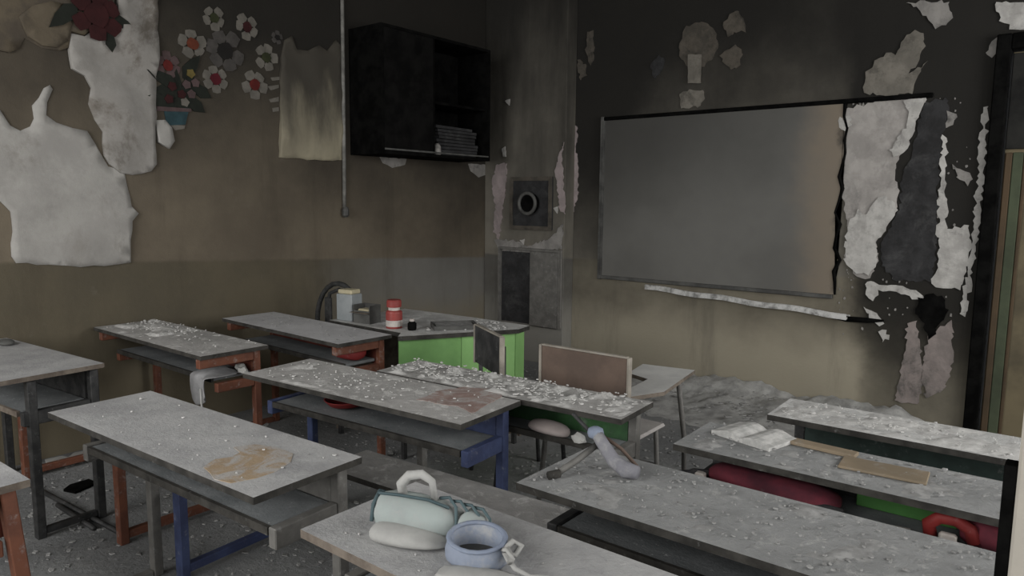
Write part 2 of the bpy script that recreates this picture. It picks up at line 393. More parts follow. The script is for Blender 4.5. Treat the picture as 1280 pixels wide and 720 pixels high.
for q in ([(-4.219, 2.361), (-4.164, 2.37), (-4.172, 2.315)], [(-4.253, 1.934), (-4.215, 1.954), (-4.205, 1.86), (-4.242, 1.861)], [(-4.036, 1.108), (-3.981, 1.118), (-3.989, 1.066)], [(-3.666, 1.403), (-3.615, 1.417), (-3.623, 1.355)]):
    patch('paint_flake', q, mat='plaster_white', parent=col, amp=.004, **PC)
# flue plate and pipe stub
fp = thing('flue_outlet', 'sooty square flue plate with a round pipe stub on the corner column', 'flue', (-3.905, cy0, 1.44))
b = B(); box(b, -.235, .235, -.02, 0, -.23, .23, .006); obj('plate', b, 'plaster_dark', fp)
b = B()
for x0, x1, z0, z1 in ((-.235, .235, .20, .235), (-.235, .235, -.235, -.2), (-.235, -.2, -.2, .2), (.2, .235, -.2, .2)): box(b, x0, x1, -.03, -.02, z0, z1)
obj('rim', b, 'plaster_brown', fp)
b = tube(B(), [(.09*math.cos(a*R(15))+.01, -.085, .09*math.sin(a*R(15))) for a in range(24)], .016, 8, True); obj('pipe_collar', b, 'alu_soot', fp, True)
b = tube(B(), [(.01, -.02, 0), (.01, -.08, 0)], .088, 20); obj('pipe_stub', b, 'char', fp)
# boarded box below the flue
pb = thing('wall_panel', 'grey metal box with an open dark left half below the flue plate', 'wall box', (-3.91, cy0, .34))
b = B(); box(b, -.345, .345, -.015, 0, 0, .70, .004); obj('back_plate', b, 'plaster_grey', pb)
b = B(); box(b, .02, .33, -.05, -.015, .0, .68, .01); obj('door', b, 'metal_grey', pb)
b = B(); box(b, -.32, .015, -.022, -.015, .01, .66, .002); obj('recess', b, 'plaster_dark', pb)
b = B(); box(b, -.345, -.325, -.05, -.015, 0, .70); box(b, -.325, .345, -.05, -.015, .68, .70); box(b, .33, .345, -.05, -.015, 0, .68); obj('frame', b, 'metal_grey', pb)
# plaster laid bare beside and above the board
patch('bare_plaster', [(-1.402, 2.084), (-1.342, 2.107), (-1.185, 2.132), (-1.007, 2.149), (-0.889, 2.149), (-0.901, 2.07), (-0.941, 1.993), (-0.944, 1.902), (-0.985, 1.822), (-1.025, 1.731), (-1.027, 1.617), (-0.99, 1.554), (-1.005, 1.429), (-1.034, 1.36), (-1.066, 1.269), (-1.111, 1.214), (-1.097, 1.064), (-1.13, 0.964), (-1.211, 0.974), (-1.287, 1.052), (-1.305, 1.173), (-1.28, 1.272), (-1.321, 1.435), (-1.355, 1.652), (-1.344, 1.814), (-1.394, 1.95)], mat='plaster_pale', parent=wf, **FW)
patch('white_flake', [(-1.004, 2.127), (-0.879, 2.147), (-0.899, 2.06), (-0.931, 1.992), (-0.938, 1.901), (-0.982, 1.801), (-1.036, 1.772), (-1.067, 1.814), (-1.026, 1.895), (-0.974, 1.954), (-0.972, 2.055)], axis='Y', base=YW-.009, mat='plaster_white', parent=wf)
patch('white_flake', [(-1.292, 1.316), (-1.238, 1.426), (-1.176, 1.394), (-1.128, 1.491), (-1.067, 1.518), (-0.994, 1.429), (-1.019, 1.366), (-1.07, 1.269), (-1.115, 1.214), (-1.095, 1.064), (-1.14, 0.986), (-1.22, 0.991), (-1.291, 1.063), (-1.303, 1.173)], axis='Y', base=YW-.009, mat='plaster_white', parent=wf)
patch('white_flake', [(-1.388, 2.051), (-1.328, 2.058), (-1.303, 1.993), (-1.341, 1.952), (-1.383, 1.976)], axis='Y', base=YW-.009, mat='plaster_white', parent=wf)
patch('white_flake', [(-1.148, 0.941), (-1.049, 0.927), (-0.933, 0.926), (-0.828, 0.892), (-0.798, 0.853), (-0.871, 0.846), (-0.969, 0.891), (-1.076, 0.892), (-1.1, 0.814), (-1.152, 0.853)], mat='plaster_white', parent=wf, **FW)
patch('white_flake', [(-1.157, 0.764), (-1.095, 0.738), (-1.022, 0.669), (-1.05, 0.644), (-1.122, 0.691)], mat='plaster_white', parent=wf, **FW)
patch('white_flake', [(-1.057, 0.61), (-1.009, 0.627), (-0.986, 0.564), (-1.023, 0.538)], mat='plaster_white', parent=wf, **FW)
patch('bare_plaster', [(-1.248, 2.199), (-1.245, 2.302), (-1.193, 2.4), (-1.129, 2.443), (-1.072, 2.421), (-1.031, 2.511), (-0.971, 2.563), (-0.92, 2.536), (-0.906, 2.456), (-0.932, 2.381), (-0.989, 2.297), (-0.886, 2.361), (-0.922, 2.301), (-0.952, 2.224), (-0.957, 2.165), (-1.101, 2.161)], mat='plaster_brownish', parent=wf, **FW)
patch('bare_plaster', [(-1.033, 2.744), (-0.797, 2.711), (-0.765, 2.611), (-0.804, 2.569), (-0.855, 2.557), (-0.903, 2.612), (-0.962, 2.689)], mat='plaster_grey', parent=wf, **FW)
patch('white_flake', [(-0.547, 2.671), (-0.374, 2.644), (-0.361, 2.48), (-0.446, 2.492), (-0.522, 2.557)], mat='plaster_white', parent=wf, **FW)
patch('white_flake', [(-0.553, 2.441), (-0.523, 2.465), (-0.509, 2.389), (-0.546, 2.347), (-0.581, 2.379)], mat='plaster_grey', parent=wf, **FW)
patch('dark_plaster', [(-0.877, 2.108), (-0.773, 2.13), (-0.749, 2.04), (-0.773, 1.894), (-0.778, 1.594), (-0.757, 1.291), (-0.762, 0.982), (-0.973, 0.955), (-1.067, 1.055), (-1.068, 1.226), (-0.986, 1.429), (-0.982, 1.647), (-0.937, 1.8), (-0.92, 1.951)], mat='plaster_dark', parent=wf, thk=.004, **FW)
patch('white_flake', [(-0.774, 1.904), (-0.746, 1.883), (-0.741, 1.694), (-0.739, 1.544), (-0.711, 1.393), (-0.718, 1.241), (-0.755, 1.26), (-0.766, 1.544)], mat='plaster_white', parent=wf, **FW)
patch('bare_plaster', [(-0.758, 2.05), (-0.705, 2.027), (-0.717, 1.96), (-0.759, 1.942)], mat='plaster_grey', parent=wf, **FW)
patch('white_flake', [(-0.744, 1.24), (-0.705, 1.313), (-0.586, 1.336), (-0.567, 1.187), (-0.582, 1.046), (-0.608, 0.932), (-0.713, 0.934), (-0.769, 0.96), (-0.742, 1.086)], mat='plaster_white', parent=wf, **FW)
patch('bare_plaster', [(-0.708, 1.718), (-0.636, 1.672), (-0.591, 1.622), (-0.613, 1.583), (-0.676, 1.633)], mat='plaster_grey', parent=wf, **FW)
patch('white_flake', [(-0.569, 2.056), (-0.541, 2.064), (-0.536, 1.834), (-0.53, 1.593), (-0.533, 1.298), (-0.548, 1.048), (-0.565, 0.763), (-0.601, 0.78), (-0.578, 1.046), (-0.566, 1.347), (-0.567, 1.642)], mat='plaster_white', parent=wf, **FW)
patch('bare_plaster', [(-0.889, 0.685), (-0.834, 0.712), (-0.805, 0.556), (-0.776, 0.4), (-0.787, 0.155), (-0.929, 0.156), (-0.906, 0.379), (-0.888, 0.545)], mat='plaster_pink', parent=wf, **FW)
patch('bare_plaster', [(-0.763, 0.615), (-0.696, 0.686), (-0.637, 0.734), (-0.614, 0.53), (-0.62, 0.372), (-0.657, 0.27), (-0.743, 0.201), (-0.781, 0.345)], mat='plaster_pink', parent=wf, **FW)
# ghost of a burnt paper flower above the board
patch('burnt_print', [(-2.594, 2.681), (-2.558, 2.79), (-2.468, 2.824), (-2.364, 2.798), (-2.298, 2.719), (-2.286, 2.614), (-2.327, 2.525), (-2.414, 2.487), (-2.534, 2.512), (-2.59, 2.59)], mat='plaster_brown', parent=wf, amp=.012, **FW)
patch('burnt_print', [(-2.245, 2.793), (-2.205, 2.844), (-2.132, 2.856), (-2.093, 2.782), (-2.077, 2.701), (-2.162, 2.713), (-2.209, 2.685)], mat='plaster_brown', parent=wf, **FW)
patch('burnt_print', [(-2.265, 2.553), (-2.205, 2.592), (-2.145, 2.619), (-2.094, 2.556), (-2.101, 2.466), (-2.173, 2.439)], mat='plaster_brown', parent=wf, **FW)
patch('burnt_print', [(-2.838, 2.557), (-2.77, 2.623), (-2.719, 2.568), (-2.75, 2.486), (-2.805, 2.442)], mat='plaster_dark', parent=wf, **FW)
patch('burnt_print', [(-2.516, 2.591), (-2.405, 2.578), (-2.402, 2.365), (-2.507, 2.375)], axis='Y', base=YW-.012, mat='plaster_brownish', parent=wf, amp=.002)
patch('burnt_print', [(-2.578, 2.299), (-2.499, 2.328), (-2.394, 2.313), (-2.371, 2.246), (-2.428, 2.19), (-2.56, 2.187)], mat='plaster_brownish', parent=wf, **FW)
for q in ([(-3.444, 2.885), (-3.388, 2.89), (-3.374, 2.68), (-3.412, 2.606), (-3.455, 2.716)], [(-3.543, 2.666), (-3.461, 2.624), (-3.442, 2.529), (-3.506, 2.496)], [(-3.631, 2.508), (-3.597, 2.491), (-3.601, 2.315), (-3.636, 2.345)]):
    patch('peeling_paint', q, mat='plaster_brown', parent=wf, **FW)

# ------------------------------------------------------------------ whiteboard
wb = thing('whiteboard', 'smoke greyed whiteboard with its right end burnt away', 'whiteboard', (-2.3, YW, .82))
wx0, wx1 = -3.25, -1.33
rng = random.Random(9)
edge = [(-1.345+.05*math.sin(k*.7)*0+rng.uniform(-.022, .022)-(.05 if 4 < k < 9 else 0)*.3, .835+k*(1.30/16)) for k in range(17)]
pts = [(wx0, .835)]+edge+[(wx0, 2.135)]
o = obj('panel', local(wb, sheet_bm(pts, 'Y', YW-.004, .012, 0, 1, 0, 0, -1)), 'whiteboard_smoked', wb)
o = obj('burnt_edge', local(wb, tube(B(), [(x, YW-.014, z) for x, z in edge], .009, 6, rad=[rng.uniform(.006, .016) for _ in edge])), 'char', wb)
obj('frame_left', local(wb, bx(wx0-.03, wx0, YW-.03, YW-.002, .80, 2.17, .004)), 'alu_soot', wb)
obj('frame_top', local(wb, bx(wx0, -.84, YW-.028, YW-.002, 2.135, 2.165, .004)), 'char', wb)
obj('frame_bottom', local(wb, bx(wx0, -1.36, YW-.03, YW-.002, .805, .835, .004)), 'alu_soot', wb)
obj('frame_strip', local(wb, bx(wx0, wx0+.012, YW-.034, YW-.016, .835, 2.135)), 'alu_soot', wb)
# pen tray torn loose, sagging to the right
tr = thing('pen_tray', 'bent ash covered pen tray sagging below the whiteboard', 'tray', (-2.0, YW, .72))
P0, P1 = Vector((-2.80, YW-.04, .765)), Vector((-1.24, YW-.07, .695))
b = B(); n = 14; prev = None
for k in range(n+1):
    p = P0.lerp(P1, k/n); p.z += .006*math.sin(k*1.3); wd = .05+.05*k/n
    ring = [b.verts.new((p.x, YW-.003, p.z+.012)), b.verts.new((p.x, YW-.003-wd, p.z)), b.verts.new((p.x, YW-.003-wd, p.z+.028)), b.verts.new((p.x, YW-.011-wd, p.z+.022)), b.verts.new((p.x, YW-.011-wd, p.z-.012)), b.verts.new((p.x, YW-.003, p.z))]
    if prev:
        for j in range(6): b.faces.new((prev[j], prev[(j+1) % 6], ring[(j+1) % 6], ring[j]))
    else: b.faces.new(ring)
    prev = ring
b.faces.new(prev[::-1]); obj('trough', local(tr, b), 'alu', tr)
b = tube(B(), [(-1.40, YW-.06, .690), (-1.25, YW-.06, .680), (-1.12, YW-.055, .684), (-1.02, YW-.05, .692)], .016, 8, rad=[.008, .02, .018, .007]); obj('charred_end', local(tr, b), 'char', tr)
patch('charred_spot', [(-0.835, 0.86), (-0.756, 0.899), (-0.682, 0.864), (-0.659, 0.794), (-0.698, 0.717), (-0.727, 0.619), (-0.762, 0.594), (-0.787, 0.696), (-0.846, 0.753)], mat='char', parent=wf, thk=.012, **FW)
sb = B(); rs = random.Random(31)
for _ in range(260):
    px_, pz_ = rs.uniform(-1.32, -.6), rs.uniform(.55, 2.15); k = rs.randint(4, 6); r_ = rs.uniform(.003, .011)
    if noise.noise(Vector((px_*4, pz_*4, 2))) < -.05: continue
    a0 = rs.uniform(0, 6); fr_ = [(px_+r_*rs.uniform(.5, 1)*math.cos(a0+6.283*j/k), pz_+r_*rs.uniform(.6, 1.5)*math.sin(a0+6.283*j/k)) for j in range(k)]
    va = [sb.verts.new((u, YW+.001, v)) for u, v in fr_]; vb = [sb.verts.new((u, YW-.004, v)) for u, v in fr_]
    sb.faces.new(va); sb.faces.new(vb[::-1])
    for j in range(k): sb.faces.new((va[j], vb[j], vb[(j+1) % k], va[(j+1) % k]))
so = obj('paint_specks', sb, 'plaster_grey', wf); so['kind'] = 'stuff'

# ------------------------------------------------------------------ left wall: sheets, flowers, conduit, cabinet
LX = dict(axis='X', base=XW+.001, sgn=1)
rng = random.Random(21)
def sheet(name, pts, mat, label, cat, thk=.004, amp=.02, cuts=3, jg=.006, seed=0, freq=5, rim=0):
    o = obj(name, sheet_bm(jag(pts, jg, .05, rng), 'X', XW+.001, thk, amp, freq, cuts, seed, 1, rim), mat, None)
    for p in o.data.polygons: p.use_smooth = abs(p.normal.x) > .6
    return tag(o, label, cat)
sheet('torn_sheet', [(1.29, 1.905), (1.328, 1.831), (1.374, 1.806), (1.42, 1.834), (1.441, 1.878), (1.438, 1.945), (1.471, 1.991), (1.497, 2.044), (1.529, 2.065), (1.539, 2.041), (1.508, 1.969), (1.503, 1.901), (1.548, 1.867), (1.626, 1.843), (1.699, 1.831), (1.737, 1.763), (1.775, 1.688), (1.803, 1.639), (1.891, 1.62), (1.896, 1.559), (1.916, 1.409), (1.955, 1.366), (1.916, 1.323), (1.896, 1.209), (1.898, 1.075), (1.749, 1.065), (1.621, 1.065), (1.461, 1.089), (1.31, 1.107), (1.291, 1.146), (1.303, 1.274), (1.299, 1.38), (1.259, 1.434), (1.158, 1.483), (1.188, 1.927)], 'poster_white', 'large torn off white sheet with a ragged upper edge on the brown wall', 'wall sheet', seed=2, rim=.006)
sheet('torn_sheet', [(2.14, 2.775), (2.124, 2.357), (2.095, 2.071), (2.073, 1.832), (2.079, 1.665), (2.044, 1.621), (1.935, 1.593), (1.867, 1.605), (1.808, 1.649), (1.78, 1.697), (1.784, 1.833), (1.745, 1.897), (1.716, 1.983), (1.734, 2.074), (1.704, 2.135), (1.637, 2.165), (1.627, 2.266), (1.648, 2.355), (1.717, 2.35), (1.774, 2.404), (1.845, 2.395), (1.895, 2.519), (1.928, 2.725)], 'poster_smoked', 'smoke greyed hanging sheet strip between the torn white sheet and the paper flowers', 'wall sheet', amp=.05, seed=7, freq=4, rim=.008)
sheet('torn_sheet', [(1.231, 2.559), (1.911, 2.721), (1.874, 2.528), (1.774, 2.417), (1.713, 2.358), (1.649, 2.364), (1.628, 2.275), (1.587, 2.251), (1.502, 2.254), (1.423, 2.29), (1.397, 2.237), (1.345, 2.204), (1.207, 2.205)], 'poster_brown', 'burnt brown picture remains in the upper left corner of the wall', 'wall sheet', amp=.015, seed=4)
sheet('torn_sheet', [(1.4, 2.391), (1.47, 2.462), (1.556, 2.505), (1.625, 2.503), (1.651, 2.406), (1.63, 2.309), (1.572, 2.266), (1.503, 2.262), (1.438, 2.301)], 'poster_tan', 'light tan scrap over the burnt picture in the upper left corner', 'wall sheet', thk=.019, amp=.006, seed=9)
sheet('paper_sheet', [(2.966, 2.431), (3.002, 2.555), (3.054, 2.591), (3.097, 2.506), (3.183, 2.509), (3.287, 2.566), (3.357, 2.538), (3.438, 2.631), (3.495, 2.583), (3.501, 2.234), (3.482, 1.758), (3.278, 1.742), (2.93, 1.747), (2.949, 2.116)], 'cream_paper', 'cream paper sheet scorched along its torn upper edge beside the conduit', 'paper', amp=.03, seed=5, freq=5)
sheet('paper_scrap', [(2.088, 1.929), (2.146, 1.934), (2.183, 1.889), (2.194, 1.812), (2.157, 1.761), (2.091, 1.795)], 'poster_white', 'small torn white scrap sticking out under the paper flower pot', 'paper', amp=.03, cuts=1, seed=5)
FX = XW+.002
def wall_flower(c, r, petal, heart, label, n=6, seed=0, hr=.42):
    g = random.Random(seed); t = thing('paper_flower', label, 'wall flower', (FX, c[0], c[1]), 0, 'paper flowers on the left wall')
    for k in range(n):
        a = 2*math.pi*k/n+g.uniform(-.15, .15)+seed; d = Vector((math.cos(a), math.sin(a))); e = Vector((-d.y, d.x)); s = g.uniform(.9, 1.08)
        w = r*2.3/n
        ps = [d*r*.25, d*r*.55+e*w*.9, d*r*.95*s+e*w*.8, d*r*1.02*s+e*w*.15, d*r*.96*s-e*w*.75, d*r*.55-e*w*.9]
        obj('petal', sheet_bm([(p.x, p.y) for p in ps], 'X', 0, .003+.002*(k % 2), 0, 1, 0, 0, 1), petal, t)
    hp = [(hr*r*math.cos(j*R(36))*g.uniform(.85, 1.1), hr*r*math.sin(j*R(36))*g.uniform(.85, 1.1)) for j in range(10)]
    obj('flower_centre', sheet_bm(hp, 'X', .0055, .004, 0, 1, 0, 0, 1), heart, t)
    return t
for i, (c, r, pm, hm, lb, n) in enumerate((
  ((2.489, 2.6), .075, 'petal_white', 'heart_green', 'white paper flower with an olive centre, topmost of the wall bouquet', 5),
  ((2.718, 2.588), .082, 'petal_white', 'heart_dark', 'white paper flower with a dark red centre right of the topmost flower', 5),
  ((2.339, 2.416), .090, 'petal_white', 'heart_orange', 'white paper flower with an orange red centre left of the big grey flower', 5),
  ((2.558, 2.408), .135, 'petal_grey', 'heart_black', 'largest paper flower, smoke grey with a black centre', 6),
  ((2.854, 2.414), .085, 'petal_white', 'heart_green', 'white paper flower with an olive centre beside the cream paper', 5),
  ((2.762, 2.222), .092, 'petal_white', 'heart_red', 'white paper flower with a bright red centre, lowest right of the bouquet', 5),
  ((2.484, 2.222), .090, 'petal_white', 'heart_crimson', 'white paper flower with a crimson centre below the big grey flower', 6),
  ((2.177, 2.262), .080, 'petal_pink', 'heart_red', 'pinkish paper flower with a red centre above the paper pot', 6),
  ((2.945, 2.562), .045, 'petal_grey', 'heart_black', 'tiny grey paper flower half burnt above the cream paper corner', 5))):
    wall_flower(c, r, pm, hm, lb, n, i+1)
mf = wall_flower((1.778, 2.474), .135, 'heart_dark', 'heart_dark', 'large dark red paper flower on the burnt picture at the upper left', 6, 12, .5); mf.location.x = XW+.035
for k_, (q, r_) in enumerate((((1.601, 2.431), .12), ((1.914, 2.456), .10), ((1.843, 2.363), .08))):
    a = .8+k_*2; ps = [(r_*math.cos(a+t)*s_, r_*math.sin(a+t)*s_) for t, s_ in ((0, 1), (.6, .6), (2, .3), (3.14, .8), (4, .35), (5.6, .6))]
    lf = obj('leaf', sheet_bm([(q[0]-mf.location.y+p_[0], q[1]-mf.location.z+p_[1]) for p_ in ps], 'X', -.006, .004, 0, 1, 0, 0, 1), 'leaf_dark', mf)
b9 = thing('paper_bouquet', 'cluster of dark paper leaves and small pink blossoms in a teal paper pot', 'wall decoration', (FX, *(2.232, 2.063)))
rng = random.Random(5)
for k, q in enumerate(((2.15, 2.116), (2.226, 2.164), (2.309, 2.203), (2.192, 2.073), (2.284, 2.113), (2.353, 2.15), (2.251, 2.051), (2.142, 2.039), (2.13, 2.189), (2.333, 2.285), (2.313, 2.067))):
    y, z = q[0]-b9.location.y, q[1]-b9.location.z; a = rng.uniform(0, 6.28); l = .11
    ps = [(y+l*math.cos(a+t)*s, z+l*math.sin(a+t)*s) for t, s in ((0, 1), (.6, .6), (2, .3), (3.14, .8), (4, .35), (5.6, .6))]
    obj('leaf', sheet_bm(ps, 'X', 0, .003+.0006*k, 0, 1, 0, 0, 1), 'leaf_dark', b9)
for k, (q, m) in enumerate((((2.287, 2.162), 'petal_pink'), ((2.315, 2.107), 'petal_pink'), ((2.253, 2.099), 'heart_dark'), ((2.316, 2.233), 'yellow_print'), ((2.196, 2.14), 'heart_dark'), ((2.172, 2.061), 'heart_dark'), ((2.344, 2.179), 'petal_pink'), ((2.271, 2.053), 'petal_white'))):
    y, z = q[0]-b9.location.y, q[1]-b9.location.z
    ps = [(y+.030*math.cos(j*R(36)+k)*(1.0 if j % 2 else .78), z+.030*math.sin(j*R(36)+k)*(1.0 if j % 2 else .78)) for j in range(10)]
    obj('blossom', sheet_bm(ps, 'X', .0095, .004, 0, 1, 0, 0, 1), m, b9)
def rel(l): return [(p[0]-b9.location.y, p[1]-b9.location.z) for p in l]
obj('pot', sheet_bm(rel([(2.14, 2.0), (2.301, 2.022), (2.27, 1.916), (2.154, 1.901)]), 'X', .0, .006, 0, 1, 0, 0, 1), 'teal_print', b9)
obj('pot_rim', sheet_bm(rel([(2.097, 2.01), (2.311, 2.018), (2.31, 1.998), (2.095, 1.982)]), 'X', .006, .003, 0, 1, 0, 0, 1), 'petal_pink', b9)
obj('pot_foot', sheet_bm(rel([(2.174, 1.908), (2.27, 1.911), (2.264, 1.891), (2.203, 1.876)]), 'X', .0, .004, 0, 1, 0, 0, 1), 'petal_white', b9)
for i, q in enumerate(([(2.886, 2.286), (2.955, 2.301), (2.954, 2.279), (2.898, 2.266)], [(2.859, 2.224), (2.947, 2.246), (2.946, 2.224), (2.883, 2.2)], [(2.868, 2.139), (2.944, 2.164), (2.943, 2.132), (2.88, 2.119)], [(2.891, 2.083), (2.942, 2.093), (2.941, 2.066), (2.896, 2.056)])):
    o = obj('paper_strip', sheet_bm(q, 'X', XW+.001, .004, 0, 1, 0, 0, 1), 'petal_white')
    tag(o, ['topmost of four white paper strips', 'second from the top of four white paper strips', 'third from the top of four white paper strips', 'lowest of four white paper strips'][i]+' left of the cream paper', 'paper strip', 'paper strips')
cd = thing('conduit', 'pale upright cable conduit ending in a dark plug left of the black cabinet', 'conduit', (XW, 3.48, 1.33))
obj('pipe', local(cd, tube(B(), [(XW+.015, 3.50, ZC), (XW+.015, 3.49, 2.2), (XW+.016, 3.485, 1.7), (XW+.015, 3.48, 1.40)], .014, 8)), 'conduit', cd, True)
obj('plug', local(cd, lathe(B(), [(.012, 0), (.028, .015), (.028, .06), (.016, .08)], 10, (XW+.03, 3.48, 1.325))), 'alu_soot', cd)

# wall cabinet, burnt black: open right bay with a shelf and paper pile, glazed left bay
ca = thing('wall_cabinet', 'burnt black wall cabinet with an open right bay under the sooty ceiling', 'cabinet', (XW, 3.56, 1.80))
x0, x1, y0, y1, z0, z1 = 0, .37, 0, 1.21, 0, .93
T = .022
obj('left_side', bx(x0, x1, y0, y0+T, z0, z1), 'char', ca)
obj('right_side', bx(x0, x1, y1-T, y1, z0, z1), 'char', ca)
obj('top', bx(x0, x1, y0+T, y1-T, z1-T, z1), 'char', ca)
obj('bottom', bx(x0, x1, y0+T, y1-T, z0, z0+T), 'char', ca)
obj('back_panel', bx(x0, x0+.01, y0+T, y1-T, z0+T, z1-T), 'char', ca)
obj('divider', bx(x0+.01, x1-.01, .53, .53+T, z0+T, z1-T), 'char', ca)
obj('shelf', bx(x0+.01, x1-.03, .53+T, y1-T, .42, .44), 'char', ca)
dr = obj('door', bx(x1-.02, x1-.004, y0+T, .53, z0+T, z1-T, .002), 'charred_wood', ca)
obj('rail', bx(x1-.004, x1+.004, y0+T, y1-T, z0+.03, z0+.042), 'alu_soot', ca)
rng = random.Random(3)
for k in range(9):
    yy = .60+rng.uniform(-.02, .03); h0 = .024+k*.027
    p = bx(-.13, .13, -.24, .24, 0, .022); bmesh.ops.transform(p, matrix=Matrix.Translation((-4.464+.17, 3.56+.86+rng.uniform(-.03, .03), 1.80+h0)) @ Matrix.Rotation(rng.uniform(-.12, .12), 4, 'Z'), verts=p.verts[:])
    tag(obj('paper_bundle', p, 'plaster_dark'), ['lowest', 'second', 'third', 'fourth', 'fifth', 'sixth', 'seventh', 'eighth', 'topmost'][k]+' scorched bundle from the bottom of the paper pile in the black cabinet', 'paper', 'scorched papers in the cabinet')
p = lathe(B(), [(.03, 0), (.035, .01), (.03, .07), (.012, .09)], 12, (XW+.335, 3.56+.60, 1.823)); tag(obj('white_cup', p, 'plaster_grey', None, True), 'small pale cup in front of the paper pile in the black cabinet', 'cup')
for pts in ([(3.846, 1.801), (4.138, 1.797), (4.12, 1.75), (3.979, 1.718), (3.878, 1.752)], [(4.895, 1.791), (5.151, 1.795), (5.175, 1.707), (5.039, 1.673), (4.928, 1.727)]):
    obj('clean_patch', sheet_bm(jag(pts, .006, .04, rng), 'X', XW, .003, 0, 1, 0, 0, 1), 'plaster_grey', bpy.data.objects['wall_left'])

# ------------------------------------------------------------------ school desks
def plate(t, name, mat, *a, **k): return obj(name, bx(*a, **k), mat, t)
def desk(label, cx, cy, rot, L=1.19, W=.36, H=.72, top='ash_desktop', edge='edge_dark', frame='metal_grey', shelf='ash_shelf', panel='metal_grey', style='rear', bench=None, shelf_z=.585, side_apron=False, bframe=None, inset=.10):
    t = thing('school_desk', label, 'desk', (cx, cy, 0), rot, 'school desks')
    hl, hw = L/2, W/2
    b = B(); prism(b, [(-hl, -hw), (hl, -hw), (hl, hw), (-hl, hw)], H-.020, H, 0, 1); tp = obj('tabletop', b, [top, edge], t)
    fy0 = -hw+inset; s = .036
    plate(t, 'shelf', shelf, -hl+.075, hl-.075, fy0, hw-.06, shelf_z-.016, shelf_z, bev=.003)
    plate(t, 'shelf_lip', edge, -hl+.075, hl-.075, fy0-.012, fy0, shelf_z-.022, shelf_z+.002)
    plate(t, 'back_panel', panel, -hl+.075, hl-.075, hw-.055, hw-.043, shelf_z-.03, H-.026)
    for sx in (-1, 1):
        x = sx*(hl-(.03 if style == 'four' else .055))
        plate(t, 'leg', frame, x-s/2, x+s/2, hw-.05-s/2+.01, hw-.05+s/2+.01, 0, H-.025, bev=.003)
        if style == 'four': plate(t, 'leg', frame, x-s/2, x+s/2, -.10, -.10+s, 0, H-.025, bev=.003)
        if side_apron:
            plate(t, 'side_apron', frame, x-s/2, x+s/2, -hw+.012, hw-.05-s/2+.008, H-.072, H-.026, bev=.003)
            plate(t, 'side_rail', frame, x-s/2, x+s/2, fy0, hw-.05-s/2+.008, shelf_z-.07, shelf_z-.025, bev=.003)
        else:
            plate(t, 'shelf_bracket', frame, x-.016, x+.016, fy0-.012, hw-.05-s/2+.008, shelf_z-.055, shelf_z+.004, bev=.003)
        if style == 'four': plate(t, 'foot_rail', frame, x-.014, x+.014, -.10+s, hw-.05-s/2+.008, .015, .043, bev=.003)
    if style != 'four' and not bench:
        for sx in (-1, 1):
            x = sx*(hl-.055); plate(t, 'foot_rail', frame, x-.016, x+.016, -hw+.02, hw-.05-s/2+.008, 0, .03, bev=.003)
    if bench:
        by, bz_, seat, xs = bench; bf = bframe or frame
        for x in xs:
            plate(t, 'foot_rail', bf, x-.016, x+.016, by+s/2, hw-.05-s/2+.008, .02, .055, bev=.003)
            plate(t, 'bench_leg', bf, x-.022, x+.022, by-s/2, by+s/2, 0, bz_-(.022 if seat else 0), bev=.003)
            if seat: plate(t, 'bench_rail', bf, x-.016, x+.016, by+s/2, by+seat-.02, bz_-.055, bz_-.022, bev=.003)
        if seat:
            b = B(); prism(b, [(-hl+.02, by-.04), (hl-.02, by-.04), (hl-.02, by+seat), (-hl+.02, by+seat)], bz_-.022, bz_, 0, 1); obj('bench_seat', b, [top, edge], t)
    return t
rng = random.Random(77)
def flakes(label, cx, cy, rot, L, W, z, n, smin, smax, mat='ash_flake', heap=.0, name='ash_debris', focus=None):
    b = B()
    for _ in range(n):
        if focus and rng.random() < focus[3]: u, v = rng.gauss(focus[0], focus[2]*L), rng.gauss(focus[1], focus[2]*W*1.6)
        else: u, v = rng.uniform(-L/2, L/2), rng.uniform(-W/2, W/2)
        if abs(u) > L/2-smax or abs(v) > W/2-smax*.6: continue
        x = cx+math.cos(rot)*u-math.sin(rot)*v; y = cy+math.sin(rot)*u+math.cos(rot)*v
        s = rng.uniform(smin, smax)*rng.uniform(.5, 1); k = rng.randint(4, 6); a0 = rng.uniform(0, 6.28); zz = z+rng.uniform(0, heap)**1 
        tx, ty = rng.uniform(-.3, .3), rng.uniform(-.3, .3); th = rng.uniform(.0015, .0045)
        lo = []; hi = []
        for j in range(k):
            a = a0+6.283*j/k; r = s*rng.uniform(.55, 1); dx, dy = r*math.cos(a), r*math.sin(a)*.8
            dz = max(0, tx*dx+ty*dy)+.0
            lo.append(b.verts.new((x+dx, y+dy, zz+dz))); hi.append(b.verts.new((x+dx*.85, y+dy*.85, zz+dz+th)))
        b.faces.new(lo[::-1]); b.faces.new(hi)
        for j in range(k): b.faces.new((lo[j], lo[(j+1) % k], hi[(j+1) % k], hi[j]))
    o = obj(name, b, mat); tag(o, label, 'debris', None, 'stuff'); return o
def stain(desk_obj, pts, mat, z=.7205):
    """a scorch or spill mark with its own outline, a thin skin on the desktop"""
    b = B(); a = desk_obj.rotation_euler.z; loc = desk_obj.location; lp = []
    for x, y in jag(pts, .008, .04, rng):
        dx, dy = x-loc.x, y-loc.y; lp.append((math.cos(a)*dx+math.sin(a)*dy, -math.sin(a)*dx+math.cos(a)*dy))
    prism(b, lp, z-.001, z+.0012); tp = next(c for c in desk_obj.children if c.name.startswith('tabletop')); return obj('spill_stain', b, mat, tp)

